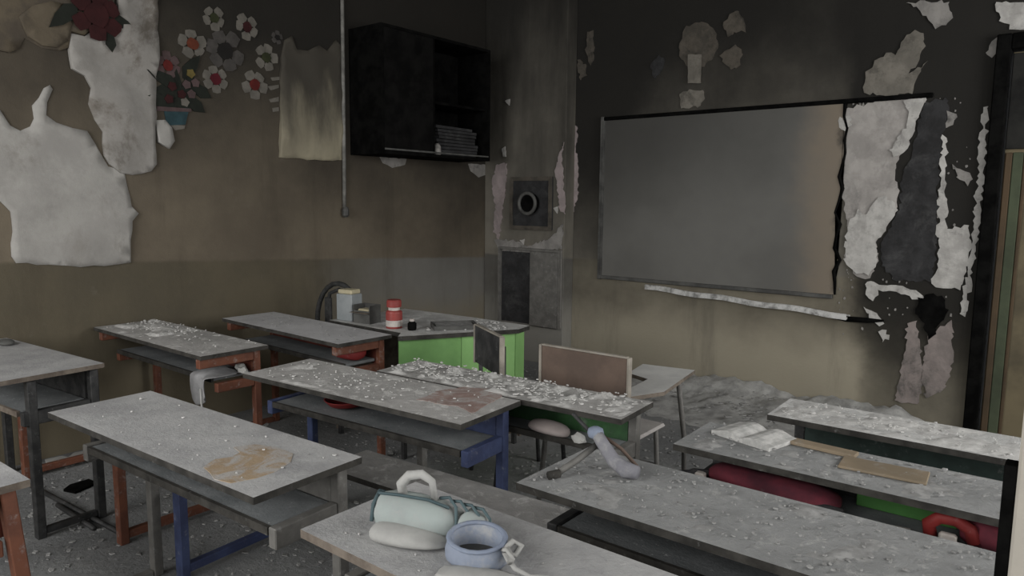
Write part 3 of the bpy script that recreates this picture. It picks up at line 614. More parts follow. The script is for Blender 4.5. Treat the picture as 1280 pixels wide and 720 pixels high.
D1 = desk('grey framed school desk with a brown stain, nearest on the left below the torn sheets', -2.18, 1.083, R(3.0), frame='metal_grey', panel='metal_grey', top='ash_desktop', shelf='ash_shelf')
stain(D1, [(-1.867, 0.958), (-1.896, 1.007), (-1.876, 1.049), (-1.895, 1.085), (-1.947, 1.095), (-1.925, 1.151), (-1.852, 1.175), (-1.766, 1.177), (-1.714, 1.137), (-1.683, 1.068), (-1.684, 1.007), (-1.702, 0.949), (-1.758, 0.931)], 'brown_stain')
D2 = desk('blue framed school desk with a reddish stain on its ashy top in the middle', -2.19, 1.837, R(4.3), frame='metal_blue', panel='metal_blue', top='ash_desktop_heavy', bench=(-.555, .36, 0, (-.475, .54)))
stain(D2, [(-1.912, 1.811), (-1.936, 1.94), (-1.902, 2.065), (-1.801, 2.119), (-1.695, 2.056), (-1.671, 1.935), (-1.632, 1.813), (-1.737, 1.851)], 'red_stain')
D3 = desk('orange framed school desk by the left wall with cloth hanging off its shelf', -3.815, 1.837, R(.5), frame='metal_orange', panel='metal_rust', top='ash_desktop_heavy', edge='edge_dark', side_apron=True, bench=(-.62, .37, 0, (-.40, .715)))
D4 = desk('orange framed school desk with red things on its shelf beside the green table', -3.565, 2.464, R(-1.4), frame='metal_orange', panel='metal_rust', top='ash_desktop_lit', side_apron=True)  # top colour lightened in place of light at the dim far left
D0 = desk('black framed school desk at the left edge of the photo', -3.89, 1.06, R(5), L=1.0, W=.42, frame='metal_black', panel='metal_black', top='ash_desktop', edge='edge_wood', style='four', shelf_z=.56)
D5 = desk('green panelled school desk heaped with white debris in front of the brown chair back', -1.80, 2.195, R(4.0), L=1.18, W=.27, frame='metal_grey', panel='panel_darkgreen', top='ash_desktop_heavy', edge='edge_dark', bench=(-.42, .39, .20, (-.535, .535)), bframe='metal_rust', shelf_z=.57)
D6 = desk('dusty school desk in front carrying the mint bag and the blue pouch', -.745, 1.09, R(.3), L=1.19, W=.36, frame='metal_grey', panel='metal_grey', top='ash_desktop', edge='edge_wood')
D9 = desk('ash strewn school desk with a dark shelf, second from the front on the right', -.54, 1.62, R(.5), L=1.19, W=.36, frame='metal_black', panel='metal_teal', top='ash_desktop_grey', edge='edge_dark')
D8 = desk('school desk on the right with a maroon bag stuffed on its shelf', -.36, 2.145, R(1.0), L=1.19, W=.29, frame='metal_black', panel='metal_black', top='ash_desktop_grey', edge='edge_dark', shelf_z=.60, inset=.02)
D7 = desk('school desk at the far right thickly covered in white ash', -.22, 2.64, R(1.0), L=1.24, W=.27, frame='metal_black', panel='metal_teal', top='ash_desktop_snow_lit', edge='edge_dark')
DX = desk('orange framed school desk cut off by the lower left corner of the photo', -2.72, .42, R(2.0), L=1.19, W=.36, frame='metal_orange', panel='metal_rust', top='ash_desktop', edge='edge_wood', side_apron=True)

for c in DX.children:
    if c.name.startswith('leg'):
        for v in c.data.vertices:
            if v.co.z < .1: v.co.x += .09 if v.co.x > 0 else -.09; v.co.y += .03
def clumps(label, d, L, W, thr, hmax, mat, seed, bias=None, sc=9, res=.011):
    b = B(); a = d.rotation_euler.z; ca, sa = math.cos(a), math.sin(a); nx, ny = int(L/res), int(W/res); V = {}; Hh = {}
    for i in range(nx+1):
        for j in range(ny+1):
            u, v = -L/2+L*i/nx, -W/2+W*j/ny
            q = Vector((u*sc, v*sc, seed)); n = noise.noise(q)+.55*noise.noise(q*2.3)+.35*noise.noise(q*5.1)
            t_ = thr-(bias(u, v) if bias else 0); e = min(1, (L/2-abs(u))/.03, (W/2-abs(v))/.02)
            h = (n-t_)*e; Hh[i, j] = h
            zz = .7195+min(hmax, max(0, h)*hmax*1.6)*(.75+.5*noise.noise(q*9))
            V[i, j] = (d.location.x+ca*u-sa*v, d.location.y+sa*u+ca*v, zz)
    vs = {}
    def gv(k):
        if k not in vs: vs[k] = b.verts.new(V[k])
        return vs[k]
    for i in range(nx):
        for j in range(ny):
            ks = ((i, j), (i+1, j), (i+1, j+1), (i, j+1))
            if max(Hh[k] for k in ks) > 0: b.faces.new([gv(k) for k in ks])
    o = obj('ash_clumps', b, mat, None, True); return tag(o, label, 'debris', None, 'stuff')
clumps('clumped white plaster dust on the desk by the left wall', D3, 1.17, .34, .35, .016, 'ash_powder', 1, lambda u, v: (.75 if u < -.05 else 0)*(1 if v > -.08 else .4)-.25)
clumps('clumped white plaster dust on the blue framed desk', D2, 1.17, .34, .45, .010, 'ash_powder', 2, lambda u, v: .15 if u < .15 else -.1)
clumps('thick clumped plaster debris on the green panelled desk', D5, 1.16, .25, .0, .022, 'ash_powder', 3, sc=11)
clumps('clumped grey ash on the second desk from the front on the right', D9, 1.17, .34, .38, .008, 'ash_mid_flake', 4, sc=7)
clumps('clumped ash on the desk with the maroon bag', D8, 1.17, .27, .30, .009, 'ash_mid_flake', 5)
clumps('thick white ash layer on the far right desk', D7, 1.22, .25, -.25, .009, 'ash_powder', 6)
flakes('white plaster crumbs along the far edge of the desk by the left wall', -3.82, 1.85, R(.5), 1.15, .34, .722, 200, .005, .016, heap=.008, focus=(-.32, .08, .18, .8))
flakes('white plaster crumbs over the blue framed desk', -2.19, 1.84, R(4.3), 1.15, .33, .721, 150, .003, .013, heap=.004, focus=(-.15, .02, .25, .6))
flakes('white plaster crumbs on the green panelled desk', -1.80, 2.195, R(4), 1.16, .25, .723, 420, .004, .017, heap=.018)
flakes('grey ash flakes on the second desk from the front on the right', -.54, 1.62, R(.5), 1.15, .33, .721, 220, .002, .009, 'ash_mid_flake', heap=.003)
flakes('dark flakes on the second desk from the front on the right', -.54, 1.62, R(.5), 1.15, .33, .721, 110, .002, .010, 'ash_dark_flake', heap=.003)
flakes('ash flakes around the book on the desk with the maroon bag', -.36, 2.145, R(1), 1.15, .27, .721, 160, .003, .012, 'ash_mid_flake', heap=.005)
flakes('white crumbs on the far right desk', -.22, 2.64, R(1), 1.2, .25, .722, 200, .003, .012, heap=.007)
flakes('sparse plaster crumbs on the desk with the brown stain', -2.18, 1.083, R(3), 1.1, .3, .7215, 26, .003, .010, heap=.001)
flakes('sparse crumbs on the front desk with the bags', -.745, 1.09, 0, 1.1, .3, .7205, 20, .003, .008, heap=.001)
flakes('crumbs on the orange framed desk next to the green table', -3.565, 2.464, R(-1.4), 1.1, .3, .7205, 40, .004, .014, 'ash_dark_flake', heap=.001)
flakes('pale rubble strewn over the classroom floor', -1.6, 2.2, 0, 5.4, 5.6, .0, 3200, .006, .026, 'ash_mid_flake', heap=.002)
flakes('dark rubble strewn over the classroom floor', -1.6, 2.2, 0, 5.4, 5.6, .0, 1500, .006, .03, 'ash_dark_flake', heap=.002)
# low drift of ash and fallen plaster along the foot of the board wall
b = B(); nx, ny = 70, 22; gr = []
for i in range(nx+1):
    row = []
    for j in range(ny+1):
        x = -3.0+2.35*i/nx; y = 4.25+(YW-.005-4.25)*j/ny; v = j/ny; e = min(1, i/8, (nx-i)/8)
        h = e*(.10*v**1.5)*(1+1.1*noise.noise(Vector((x*3, y*3, 1)))) + e*v*.035*noise.noise(Vector((x*14, y*14, 4)))+ e*v*.02*noise.noise(Vector((x*33, y*33, 9)))
        row.append(b.verts.new((x, y, max(h, 0)-.003)))
    gr.append(row)
for i in range(nx):
    for j in range(ny): b.faces.new((gr[i][j], gr[i+1][j], gr[i+1][j+1], gr[i][j+1]))
tag(obj('ash_drift', b, 'ash_drift', None, True), 'low drift of ash and plaster along the foot of the board wall', 'debris', None, 'stuff')
flakes('plaster flakes lying on the ash drift below the board', -1.85, 4.8, 0, 2.2, .8, .03, 260, .01, .045, 'ash_mid_flake', heap=.06)

# ------------------------------------------------------------------ teacher's table and chairs
tt = thing('teacher_table', 'bright green fronted teacher table with an ash grey top', 'table', (-3.0, 3.0, 0))
TP = [(-2.90, 2.615), (-2.545, 3.235), (-2.57, 3.37), (-3.03, 3.37), (-3.62, 3.33), (-3.62, 2.70), (-2.97, 2.70)]
b = B(); prism(b, TP, .695, .72, 0, 1); obj('tabletop', local(tt, b), ['ash_desktop_snow_lit', 'edge_dark'], tt)  # whiter top paints in brightness that the weak light here lacks
def vpanel(a, c, z0, z1, th=.02):
    a, c = Vector(a), Vector(c); d = (c-a).normalized(); n = Vector((-d.y, d.x))*th
    return prism(B(), [(a.x, a.y), (c.x, c.y), ((c+n).x, (c+n).y), ((a+n).x, (a+n).y)], z0, z1)
m = (-2.735, 2.945)
obj('front_panel', local(tt, vpanel((-2.92, 2.64), m, .30, .695)), 'panel_green', tt)
obj('front_panel', local(tt, vpanel((m[0]+.001, m[1]+.003), (-2.575, 3.235), .30, .695)), 'teacher_green', tt)
obj('side_panel', local(tt, vpanel((-2.578, 3.245), (-2.60, 3.355), .30, .695)), 'teacher_green', tt)
obj('back_panel', local(tt, vpanel((-2.62, 3.345), (-3.03, 3.35), .03, .695, -.02)), 'edge_wood', tt)
obj('side_panel', local(tt, vpanel((-3.60, 3.30), (-3.60, 2.72), .03, .695)), 'edge_wood', tt)
for x, y in ((-2.93, 2.68), (-2.62, 3.29), (-3.565, 3.3), (-3.565, 2.73)): obj('leg', local(tt, bx(x-.012, x+.012, y-.012, y+.012, 0, .69)), 'metal_black', tt)
flakes('ash flakes scattered over the teacher table', -2.85, 3.1, R(50), .5, .34, .721, 110, .01, .025, heap=.004)
ZT = .72
# things on it
p = thing('storage_box', 'grey box with a cream top standing behind the orange framed desk', 'box', (-3.535, 2.79, ZT), R(10))
obj('body', bx(-.062, .062, -.05, .05, 0, .165, .005), 'grey_box', p); obj('foam_block', bx(-.055, .055, -.043, .043, .165, .192, .006), 'cream_foam', p)
p = thing('open_carton', 'small open carton with cream filling next to the grey box', 'box', (-3.38, 2.80, ZT), R(8))
b = B(); w_, d_, h_ = .065, .05, .11
box(b, -w_, w_, -d_, d_, 0, .006); box(b, -w_, -w_+.005, -d_, d_, .006, h_); box(b, w_-.005, w_, -d_, d_, .006, h_); box(b, -w_+.005, w_-.005, -d_, -d_+.005, .006, h_*.7); box(b, -w_+.005, w_-.005, d_-.005, d_, .006, h_)
obj('carton', b, 'dark_inside', p); obj('filling', bx(-.05, .05, -.04, .04, .008, .085, .012), 'cream_foam', p)
obj('flap', bx(-.07, .07, -d_-.03, -d_, h_*.6, h_*.62), 'edge_wood', p)
p = thing('red_tin', 'red and white printed tin with a red cap on the teacher table', 'tin', (-3.12, 2.785, ZT))
tb = obj('tin_body', lathe(B(), [(.046, 0), (.048, .008), (.048, .09), (.046, .098), (.036, .105)], 20), 'red_can', p, False)
obj('printed_band', lathe(B(), [(.0486, .012), (.0486, .048)], 20), 'white_print', tb)
obj('neck', lathe(B(), [(.033, .104), (.033, .125)], 16), 'white_print', p)
obj('cap', lathe(B(), [(.042, .124), (.043, .13), (.043, .158), (.038, .166)], 20), 'red_can', p)
p = thing('ink_bottle', 'small black bottle with a pale cap on the teacher table', 'bottle', (-2.985, 2.80, ZT))
obj('bottle_body', lathe(B(), [(.022, 0), (.026, .006), (.026, .04), (.014, .052)], 14), 'char', p); obj('bottle_cap', lathe(B(), [(.014, .052), (.014, .066)], 12), 'white_print', p)
p = thing('paper_tray', 'dark flat tray lying on the teacher table', 'tray', (-2.86, 3.02, ZT), R(52))
b = B(); box(b, -.13, .13, -.09, .09, 0, .008); box(b, -.13, .13, -.09, -.082, .008, .026); box(b, -.13, .13, .082, .09, .008, .026); box(b, -.13, -.122, -.082, .082, .008, .026); box(b, .122, .13, -.082, .082, .008, .026)
obj('tray_body', b, 'dark_inside', p); obj('paper_stack', bx(-.11, .11, -.07, .07, .008, .018), 'ash_dark_flake', p)
# round backed chair behind the orange desk
p = thing('arch_chair', 'black chair with a round arched tubular back behind the orange framed desk', 'chair', (-3.87, 2.97, 0))
arch = lambda r, zt, zb: [(-r, 0, 0), (-r, 0, zb)]+[(-r*math.cos(a*R(15)), 0, zb+(zt-zb)*math.sin(a*R(15))) for a in range(1, 12)]+[(r, 0, zb), (r, 0, 0)]
obj('back_arch', tube(B(), arch(.245, .905, .62), .017, 10), 'metal_black', p, True)
obj('inner_arch', tube(B(), [(-.245*.55, .0, .45), (-.245*.55, 0, .7), (-.10, 0, .83), (0, 0, .865), (.10, 0, .83), (.135, 0, .70), (.135, 0, .45)], .013, 8), 'metal_black', p, True)
obj('back_slat', bx(-.15, -.085, -.01, .01, .45, .80, .004), 'metal_black', p)
obj('seat', bx(-.235, .235, .0, .36, .42, .45, .012), 'black_cloth', p)
for sx in (-1, 1): obj('leg', tube(B(), [(sx*.21, .33, .42), (sx*.22, .36, 0)], .013, 8), 'metal_black', p, True)
# dark chair in front of the green table
def school_chair(label, loc, rz, wdt, zb0, zb1, back, trim, frame, seat, tilt=.03):
    p = thing('school_chair', label, 'chair', loc, rz)
    h = wdt/2
    obj('backrest', bx(-h+.014, h-.014, -.008, .008, zb0, zb1, .003), back, p)
    for x0 in (-h, h-.014): obj('back_edge', bx(x0, x0+.014, -.013, .013, zb0-.005, zb1+.005, .003), trim, p)
    obj('top_edge', bx(-h+.014, h-.014, -.011, .011, zb1, zb1+.008, .002), trim, p)
    for sx in (-1, 1):
        obj('leg', tube(B(), [(sx*(h-.03), .018, zb1-.05), (sx*(h-.03), .022, .42), (sx*(h-.02), -.03, 0)], .012, 8), frame, p, True)
        obj('leg', tube(B(), [(sx*(h-.04), .34, .405), (sx*(h-.03), .37, 0)], .012, 8), frame, p, True)
    obj('seat', bx(-h+.01, h-.01, .035, .38, .405, .425, .008), seat, p)
    obj('stretcher', tube(B(), [(-h+.05, .352, .22), (h-.05, .352, .22)], .009, 8), frame, p, True)
    return p
school_chair('dark backed school chair against the green table front', (-2.355, 2.74, 0), R(-29), .40, .60, .80, 'black_cloth', 'pale_wood', 'metal_black', 'ash_desktop_dark')
tc = school_chair('tablet arm chair with a wide brown back panel and white writing board', (-1.71, 2.64, 0), R(1), .475, .56, .80, 'brown_board', 'pale_wood', 'metal_grey', 'ash_desktop_warm')
b = prism(B(), [(x+1.71, y-2.64) for x, y in [(-1.485, 2.67), (-1.41, 2.837), (-1.474, 3.317), (-1.74, 3.271), (-1.705, 3.05), (-1.572, 2.998), (-1.558, 2.799)]], .61, .628, 0, 1)
obj('writing_tablet', b, ['white_laminate', 'edge_wood'], tc)
obj('tablet_support', tube(B(), [(.20, .03, .50), (.235, .10, .60), (.24, .5, .602)], .011, 8), 'metal_grey', tc, True)
obj('tablet_post', tube(B(), [(.245, .47, .602), (.225, .60, .30), (.21, .66, 0)], .013, 8), 'metal_grey', tc, True)

# ------------------------------------------------------------------ small things on desks and shelves
def blob(pts_r, n=12, seed=0, amp=.1, flat=None):
    """rounded lump: list of (x,y,z,rx,rz) cross sections along its length"""
    b = B(); g = random.Random(seed); rings = []
    for i, (c, ry, rz) in enumerate(pts_r):
        ring = []
        for j in range(n):
            a = 2*math.pi*j/n; k = 1+amp*g.uniform(-1, 1)
            y, z = ry*math.cos(a)*k, rz*math.sin(a)*k
            zz = c[2]+z
            if flat is not None: zz = max(zz, flat)
            ring.append(b.verts.new((c[0]+g.uniform(-.004, .004), c[1]+y, zz)))
        rings.append(ring)
    for a, c in zip(rings, rings[1:]):
        for j in range(n): b.faces.new((a[j], a[(j+1) % n], c[(j+1) % n], c[j]))
    b.faces.new(rings[0][::-1]); b.faces.new(rings[-1]); return b
def subsurf(o, l=1):
    m = o.modifiers.new('smooth', 'SUBSURF'); m.levels = l; m.render_levels = l; smooth(o); return o
SZ = .586
# red bowl on D2 shelf
p = tag(obj('red_bowl', lathe(B(), [(.03, 0), (.07, .012), (.088, .032), (.092, .036), (.086, .036), (.066, .016), (.02, .006)], 24, (-2.405, 1.87, SZ)), 'red_plastic', None, True), 'shallow red bowl on the shelf of the blue framed desk', 'bowl')
# cloth hanging from D3 shelf
p = thing('grey_cloth', 'dusty grey cloth hanging from the shelf of the orange framed desk by the wall', 'cloth', (-3.36, 1.77, SZ))
b = B(); nx, ny = 9, 12; grid = []
for i in range(nx):
    row = []
    for j in range(ny):
        u = i/(nx-1); v = j/(ny-1); x = (u-.5)*(.19-.03*v)+.010*math.sin(7*v)
        if v < .45: y = .12-.165*v/.45; z = .016+.008*math.sin(5*u)
        else: y = -.05-.015*math.sin(9*u); z = .012-.15*(v-.45)/.55*(.8+.25*math.sin(3.1*u+.6))
        row.append(b.verts.new((x, y+.012*math.sin(11*u), z)))
    grid.append(row)
for i in range(nx-1):
    for j in range(ny-1): b.faces.new((grid[i][j], grid[i+1][j], grid[i+1][j+1], grid[i][j+1]))
o = obj('cloth_body', b, 'grey_cloth', p, True); mo = o.modifiers.new('thick', 'SOLIDIFY'); mo.thickness = .006; subsurf(o)
obj('strap', tube(B(), [(.04, -.062, -.05), (.05, -.066, -.12), (.055, -.062, -.19)], .006, 6), 'white_cloth', p, True)
for k, (x, y) in enumerate(((-3.33, 1.93), (-3.26, 1.90))):
    o = obj('crumpled_paper', blob([((x-.03, y, SZ+.012), .012, .012), ((x-.012, y, SZ+.018), .026, .02), ((x+.012, y, SZ+.018), .024, .018), ((x+.028, y, SZ+.012), .01, .01)], 8, k, .25, SZ+.001), 'white_cloth'); tag(o, ['crumpled white paper behind the grey cloth on the desk shelf', 'crumpled white paper nearest the orange leg on the desk shelf'][k], 'paper', 'crumpled papers on the shelf')
# red bag on D4 shelf
o = obj('red_pouch', blob([((-3.24, 2.47, SZ+.03), .03, .02), ((-3.2, 2.46, SZ+.045), .07, .045), ((-3.12, 2.46, SZ+.05), .09, .05), ((-3.06, 2.46, SZ+.045), .08, .045), ((-3.04, 2.46, SZ+.03), .04, .025)], 12, 3, .06, SZ+.001), 'red_plastic'); subsurf(o); tag(o, 'red pouch on the shelf of the desk beside the green table', 'pouch')
# pinkish cushion on D5 shelf
o = obj('pink_cushion', blob([((-1.66, 2.19, .571+.02), .02, .012), ((-1.63, 2.18, .571+.026), .045, .024), ((-1.56, 2.18, .571+.028), .055, .026), ((-1.50, 2.18, .571+.024), .05, .022), ((-1.47, 2.18, .571+.016), .02, .012)], 12, 4, .05, .572), 'pinkish_cloth'); subsurf(o); tag(o, 'pale pinkish cushion on the shelf of the green panelled desk', 'cushion')
o = obj('crumpled_paper', blob([((-1.44, 2.165, .588), .012, .01), ((-1.425, 2.165, .592), .024, .02), ((-1.40, 2.165, .59), .02, .016), ((-1.388, 2.165, .585), .008, .008)], 8, 9, .25, .572), 'white_cloth'); tag(o, 'small crumpled white paper beside the pinkish cushion', 'paper')
# mint lunch bag on D6
p = thing('lunch_bag', 'dusty mint and white bag with a carrying loop on the front desk', 'bag', (-1.115, 1.07, .72), R(24))
def softbox(w, d, h, taper=.8, n=5):
    b = B(); box(b, -w/2, w/2, -d/2, d/2, 0, h); 
    for v in b.verts:
        if v.co.z > h*.5: v.co.y *= taper; v.co.x *= .96
    bmesh.ops.bevel(b, geom=b.edges[:], offset=min(w, d, h)*.16, segments=2, affect='EDGES', profile=.6); return b
o = obj('bag_body', blob([((-.105, .0, .045), .028, .028), ((-.098, 0, .046), .048, .043), ((-.05, 0, .045), .056, .046), ((.02, .004, .042), .056, .044), ((.07, .006, .036), .052, .036), ((.10, .006, .03), .035, .024)], 14, 3, .05, .002), 'mint_cloth', p); subsurf(o)
o = obj('front_pocket', blob([((-.098, -.05, .014), .02, .012), ((-.08, -.06, .024), .036, .024), ((-.01, -.066, .022), .04, .022), ((.05, -.06, .016), .036, .015), ((.085, -.045, .01), .02, .008)], 12, 7, .06, .002), 'white_cloth', p); subsurf(o)
hd = obj('handle', tube(B(), [(-.045, .005, .082), (-.05, .004, .108), (-.03, .004, .13), (.0, .005, .136), (.024, .005, .122), (.03, .005, .08)], .009, 8, rad=[.011, .012, .012, .011, .009, .008]), 'white_cloth', p, True)
obj('zip_line', tube(B(), [(-.098, -.012, .088), (-.05, -.016, .091), (.02, -.014, .087), (.07, -.01, .072)], .0035, 6), 'dark_line', p, True)
obj('end_trim', tube(B(), [(-.101, .042, .03), (-.101, .034, .07), (-.101, 0, .088), (-.101, -.034, .07), (-.101, -.044, .035)], .0045, 6), 'dark_line', p, True)
for k in range(4):
    x = .06+k*.026
    obj('strap_loop', tube(B(), [(x-.02, .012, .082-.004*k), (x+.004, .008, .088-.006*k), (x+.024, -.006, .074-.006*k), (x+.032, -.026, .046-.006*k), (x+.024, -.046, .012)], .0038, 6), 'dark_line', p, True)
obj('side_pouch', blob([((.085, 0, .026), .03, .022), ((.11, 0, .036), .042, .034), ((.15, -.004, .03), .036, .028), ((.172, -.006, .018), .018, .014)], 10, 2, .05, .002), 'mint_cloth', p, True)
# blue pouch on D6
p = thing('blue_pouch', 'pale blue open topped pouch with a white bow lying on the front desk', 'pouch', (-.935, 1.055, .72), R(20)); p.scale = (1.04, 1.0, .78)
prof = []; b = B(); n = 20; rings = []
for zz, sx, sy in ((.0, .058, .046), (.012, .066, .052), (.04, .066, .052), (.062, .060, .047), (.068, .057, .044), (.060, .052, .040), (.02, .050, .038)):
    rings.append([b.verts.new((sx*math.cos(2*math.pi*j/n), sy*math.sin(2*math.pi*j/n), zz+(.014*math.sin(2*math.pi*j/n) if zz > .03 else 0))) for j in range(n)])
for a, c in zip(rings, rings[1:]):
    for j in range(n): b.faces.new((a[j], a[(j+1) % n], c[(j+1) % n], c[j]))
b.faces.new(rings[0][::-1]); b.faces.new(rings[-1]); obj('pouch_body', b, 'blue_cloth', p, True)
b = B(); tube(b, [(.058*math.cos(2*math.pi*j/n), .045*math.sin(2*math.pi*j/n), .068+.014*math.sin(2*math.pi*j/n)) for j in range(n)], .006, 6, True); obj('rim', b, 'paleblue_plastic', p, True)
obj('lining', lathe(B(), [(.0, .022), (.047, .024)], 16), 'dark_inside', p)
for s in (-1, 1):
    obj('bow_loop', tube(B(), [(.062, -.015, .055), (.075, -.015+s*.018, .072), (.088, -.015+s*.03, .056), (.080, -.015+s*.016, .036), (.064, -.015, .05)], .007, 6), 'white_cloth', p, True)
obj('tie_end', tube(B(), [(.064, -.018, .05), (.09, -.03, .02), (.12, -.03, .007), (.155, -.02, .006)], .006, 6), 'white_cloth', p, True)
obj('cloth_fold', blob([((-.05, -.07, .008), .02, .007), ((0, -.075, .012), .032, .011), ((.06, -.07, .012), .035, .011), ((.11, -.06, .008), .02, .007)], 10, 5, .1, .001), 'white_cloth', p, True)
# melted plastic lamp arm on D9
p = thing('melted_plastic_arm', 'bent lilac grey plastic arm with a pale blue joint lying on an ashy desk', 'debris', (-1.0, 1.63, .721))
def lp(x, y, z): return (x+1.0, y-1.63, z-.721)
obj('thick_arm', tube(B(), [lp(-1.035, 1.675, .815), lp(-1.005, 1.665, .79), lp(-.965, 1.655, .757), lp(-.925, 1.65, .743), lp(-.89, 1.655, .742)], .02, 12, rad=[.017, .018, .02, .023, .018]), 'lilac_plastic', p, True)
obj('thin_arm', tube(B(), [lp(-1.03, 1.67, .785), lp(-1.05, 1.60, .755), lp(-1.07, 1.525, .731)], .009, 8), 'metal_grey', p, True)
obj('foot', tube(B(), [lp(-1.064, 1.535, .733), lp(-1.078, 1.505, .732)], .012, 8), 'edge_dark', p, True)
obj('joint', lathe(B(), [(.008, -.016), (.021, -.01), (.024, 0), (.021, .012), (.01, .018)], 14, lp(-1.04, 1.677, .815)), 'paleblue_plastic', p, True)
obj('back_rod', tube(B(), [lp(-1.04, 1.68, .80), lp(-1.085, 1.68, .83), lp(-1.12, 1.68, .855)], .006, 8), 'metal_black', p, True)
obj('side_rod', tube(B(), [lp(-1.02, 1.69, .805), lp(-.975, 1.71, .775), lp(-.935, 1.73, .728)], .0055, 8), 'brown_board', p, True)
# things on D8
p = thing('open_book', 'ash whitened open book on the desk above the maroon bag', 'book', (-.78, 2.205, .7215), R(-14))
for s in (-1, 1):
    b = B(); n = 6; lo = []; hi = []
    for k in range(n+1):
        u = k/n; x = s*u*.105; h = .012+.016*math.sin(math.pi*min(1, u*1.1))*(1-.4*u)
        lo.append([b.verts.new((x, y, 0)) for y in (-.075, .075)]); hi.append([b.verts.new((x, y, h)) for y in (-.075, .075)])
    for k in range(n):
        b.faces.new((lo[k][0], lo[k+1][0], hi[k+1][0], hi[k][0])); b.faces.new((lo[k][1], hi[k][1], hi[k+1][1], lo[k+1][1])); b.faces.new((hi[k][0], hi[k+1][0], hi[k+1][1], hi[k][1])); b.faces.new((lo[k][1], lo[k+1][1], lo[k+1][0], lo[k][0]))
    b.faces.new((lo[n][0], lo[n][1], hi[n][1], hi[n][0])); b.faces.new((lo[0][1], lo[0][0], hi[0][0], hi[0][1])); obj('page_block', b, 'ash_flake', p)
o = obj('cardboard_piece', bx(-.11, .11, -.05, .05, 0, .008, .002), 'cardboard'); o.location = (-.395, 2.16, .7215); o.rotation_euler = (0, 0, R(4)); tag(o, 'brown cardboard rectangle on the desk above the maroon bag', 'cardboard')
o = obj('wood_slat', bx(-.12, .12, -.022, .022, 0, .012, .002), 'cardboard'); o.location = (-.60, 2.235, .7215); o.rotation_euler = (0, 0, R(-3)); tag(o, 'narrow brown wooden slat between the book and the cardboard', 'slat')
# on its shelf
p = thing('maroon_bag', 'maroon school bag stuffed on the desk shelf and drooping over its edge', 'bag', (-.665, 2.085, .601))
o = obj('bag_body', blob([((-.21, 0, .022), .03, .016), ((-.17, -.01, .036), .05, .032), ((-.11, -.015, .034), .065, .034), ((-.05, -.012, .028), .055, .03), ((.0, -.03, .032), .08, .04), ((.06, -.045, .03), .09, .045), ((.10, -.03, .034), .075, .04), ((.14, -.035, .03), .08, .038), ((.19, -.01, .024), .045, .024)], 14, 6, .13, .001), 'maroon_cloth', p); subsurf(o)
obj('strap', tube(B(), [(-.19, -.03, .03), (-.235, -.05, .03), (-.27, -.06, .012), (-.29, -.04, .008), (-.25, -.02, .014), (-.2, -.01, .02)], .010, 6), 'black_cloth', p, True)
obj('dark_flap', blob([((.06, -.11, .01), .02, .008), ((.10, -.10, .022), .03, .018), ((.16, -.08, .024), .03, .02), ((.20, -.05, .018), .02, .014)], 10, 3, .1), 'black_cloth', p, True)
obj('buckle', bx(-.225, -.195, -.07, -.045, .012, .036, .004), 'white_print', p)
o = obj('green_folder', bx(-.125, .125, -.006, .006, 0, .075, .002), 'green_sheet'); o.location = (-.335, 2.175, .601); o.rotation_euler = (R(-8), 0, R(1)); tag(o, 'bright green folder between the maroon bag and the red bag', 'folder')
o = obj('paper_sheet', bx(-.045, .045, -.03, .03, 0, .003), 'white_print'); o.location = (-.345, 2.055, .601); o.rotation_euler = (0, 0, R(12)); tag(o, 'pale paper lying on the shelf in front of the green folder', 'paper')
p = thing('red_bag', 'red bag with an arched handle at the right end of the desk shelf', 'bag', (-.155, 2.10, .601))
o = obj('bag_body', blob([((-.045, 0, .04), .02, .03), ((-.02, -.01, .045), .05, .042), ((.05, -.02, .045), .06, .044), ((.12, -.02, .04), .05, .038), ((.15, 0, .04), .02, .02)], 12, 8, .04), 'maroon_cloth', p); subsurf(o)
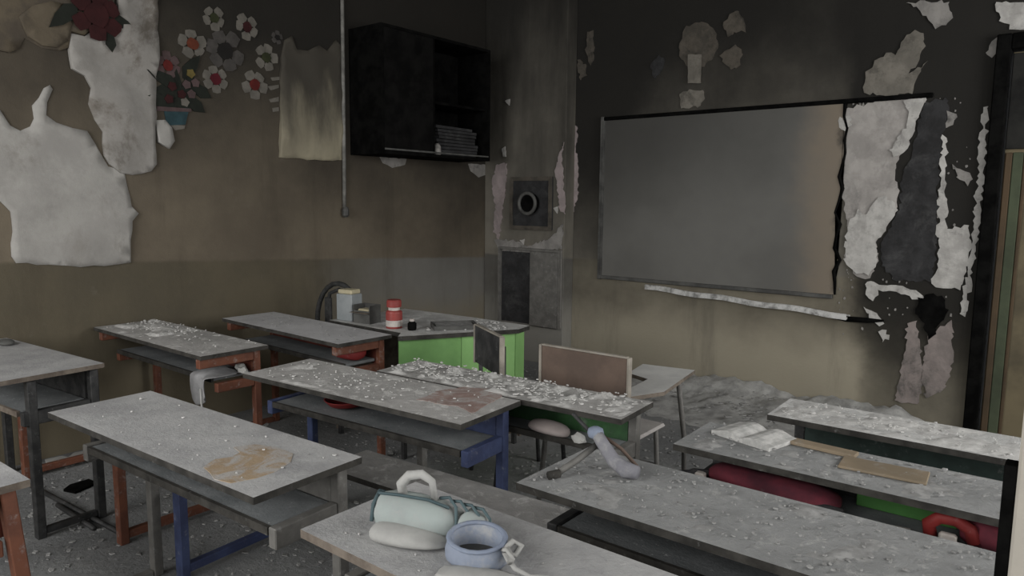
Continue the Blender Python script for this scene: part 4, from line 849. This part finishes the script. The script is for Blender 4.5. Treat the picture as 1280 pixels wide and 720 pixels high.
obj('handle', tube(B(), [(-.10, -.05, .018), (-.105, -.055, .05), (-.08, -.06, .075), (-.045, -.06, .078), (-.015, -.06, .062), (-.005, -.055, .03)], .017, 8), 'red_plastic', p, True)
obj('tag', bx(-.08, -.04, -.075, -.055, .012, .04, .005), 'white_print', p)
# broken stretcher bars and scraps on the floor at the left
for k, (a, c) in enumerate((((-4.125, 1.18), (-3.196, 1.245)), ((-3.705, 1.182), (-3.308, 1.191)))):
    o = obj('loose_rod', tube(B(), [(a[0], a[1], .012), (c[0], c[1], .012)], .011, 8), 'metal_black', None, True)
    tag(o, ['long black rod lying on the floor behind the black desk legs', 'short black rod lying on the floor between the black desk legs'][k], 'rod', 'loose black rods')
for k, (q, mat, lb) in enumerate((((-4.349, 1.403), 'white_cloth', 'white paper scrap leaning at the wall foot behind the black desk'), ((-4.385, 1.538), 'white_cloth', 'white paper scrap on the floor by the orange foot rail'), ((-3.871, 1.341), 'char', 'small black charred scrap on the floor left of the orange leg'))):
    b = prism(B(), jag([(-.07, -.04), (.06, -.05), (.08, .03), (.0, .06), (-.06, .04)], .01, .05, rng), 0, .012); o = obj('floor_scrap', b, mat); o.location = (max(q[0], XW+.12), q[1], .002); o.rotation_euler = (0, 0, k); tag(o, lb, 'scrap', 'floor scraps')
o = obj('dark_pouch', blob([((-.05, 0, .01), .02, .009), ((-.02, 0, .016), .04, .015), ((.03, 0, .016), .042, .015), ((.06, 0, .01), .02, .008)], 10, 2, .1, .001), 'dark_inside'); subsurf(o); o.location = (*(-4.205, 1.16), .7205); tag(o, 'small dark grey pouch on the black framed desk at the left edge', 'pouch')
# near post at the right edge
p = thing('beige_post', 'beige upright post with a black edge at the right side of the photo', 'post', (-.02, 1.352, 0))
obj('post_body', bx(-.036, .024, -.022, .022, 0, 1.22, .004), 'door_beige', p)
obj('black_edge', bx(-.054, -.036, -.02, .018, 0, 1.06, .002), 'char', p)
obj('post_base', bx(-.09, .06, -.055, .055, -.001, .012, .003), 'metal_black', p)
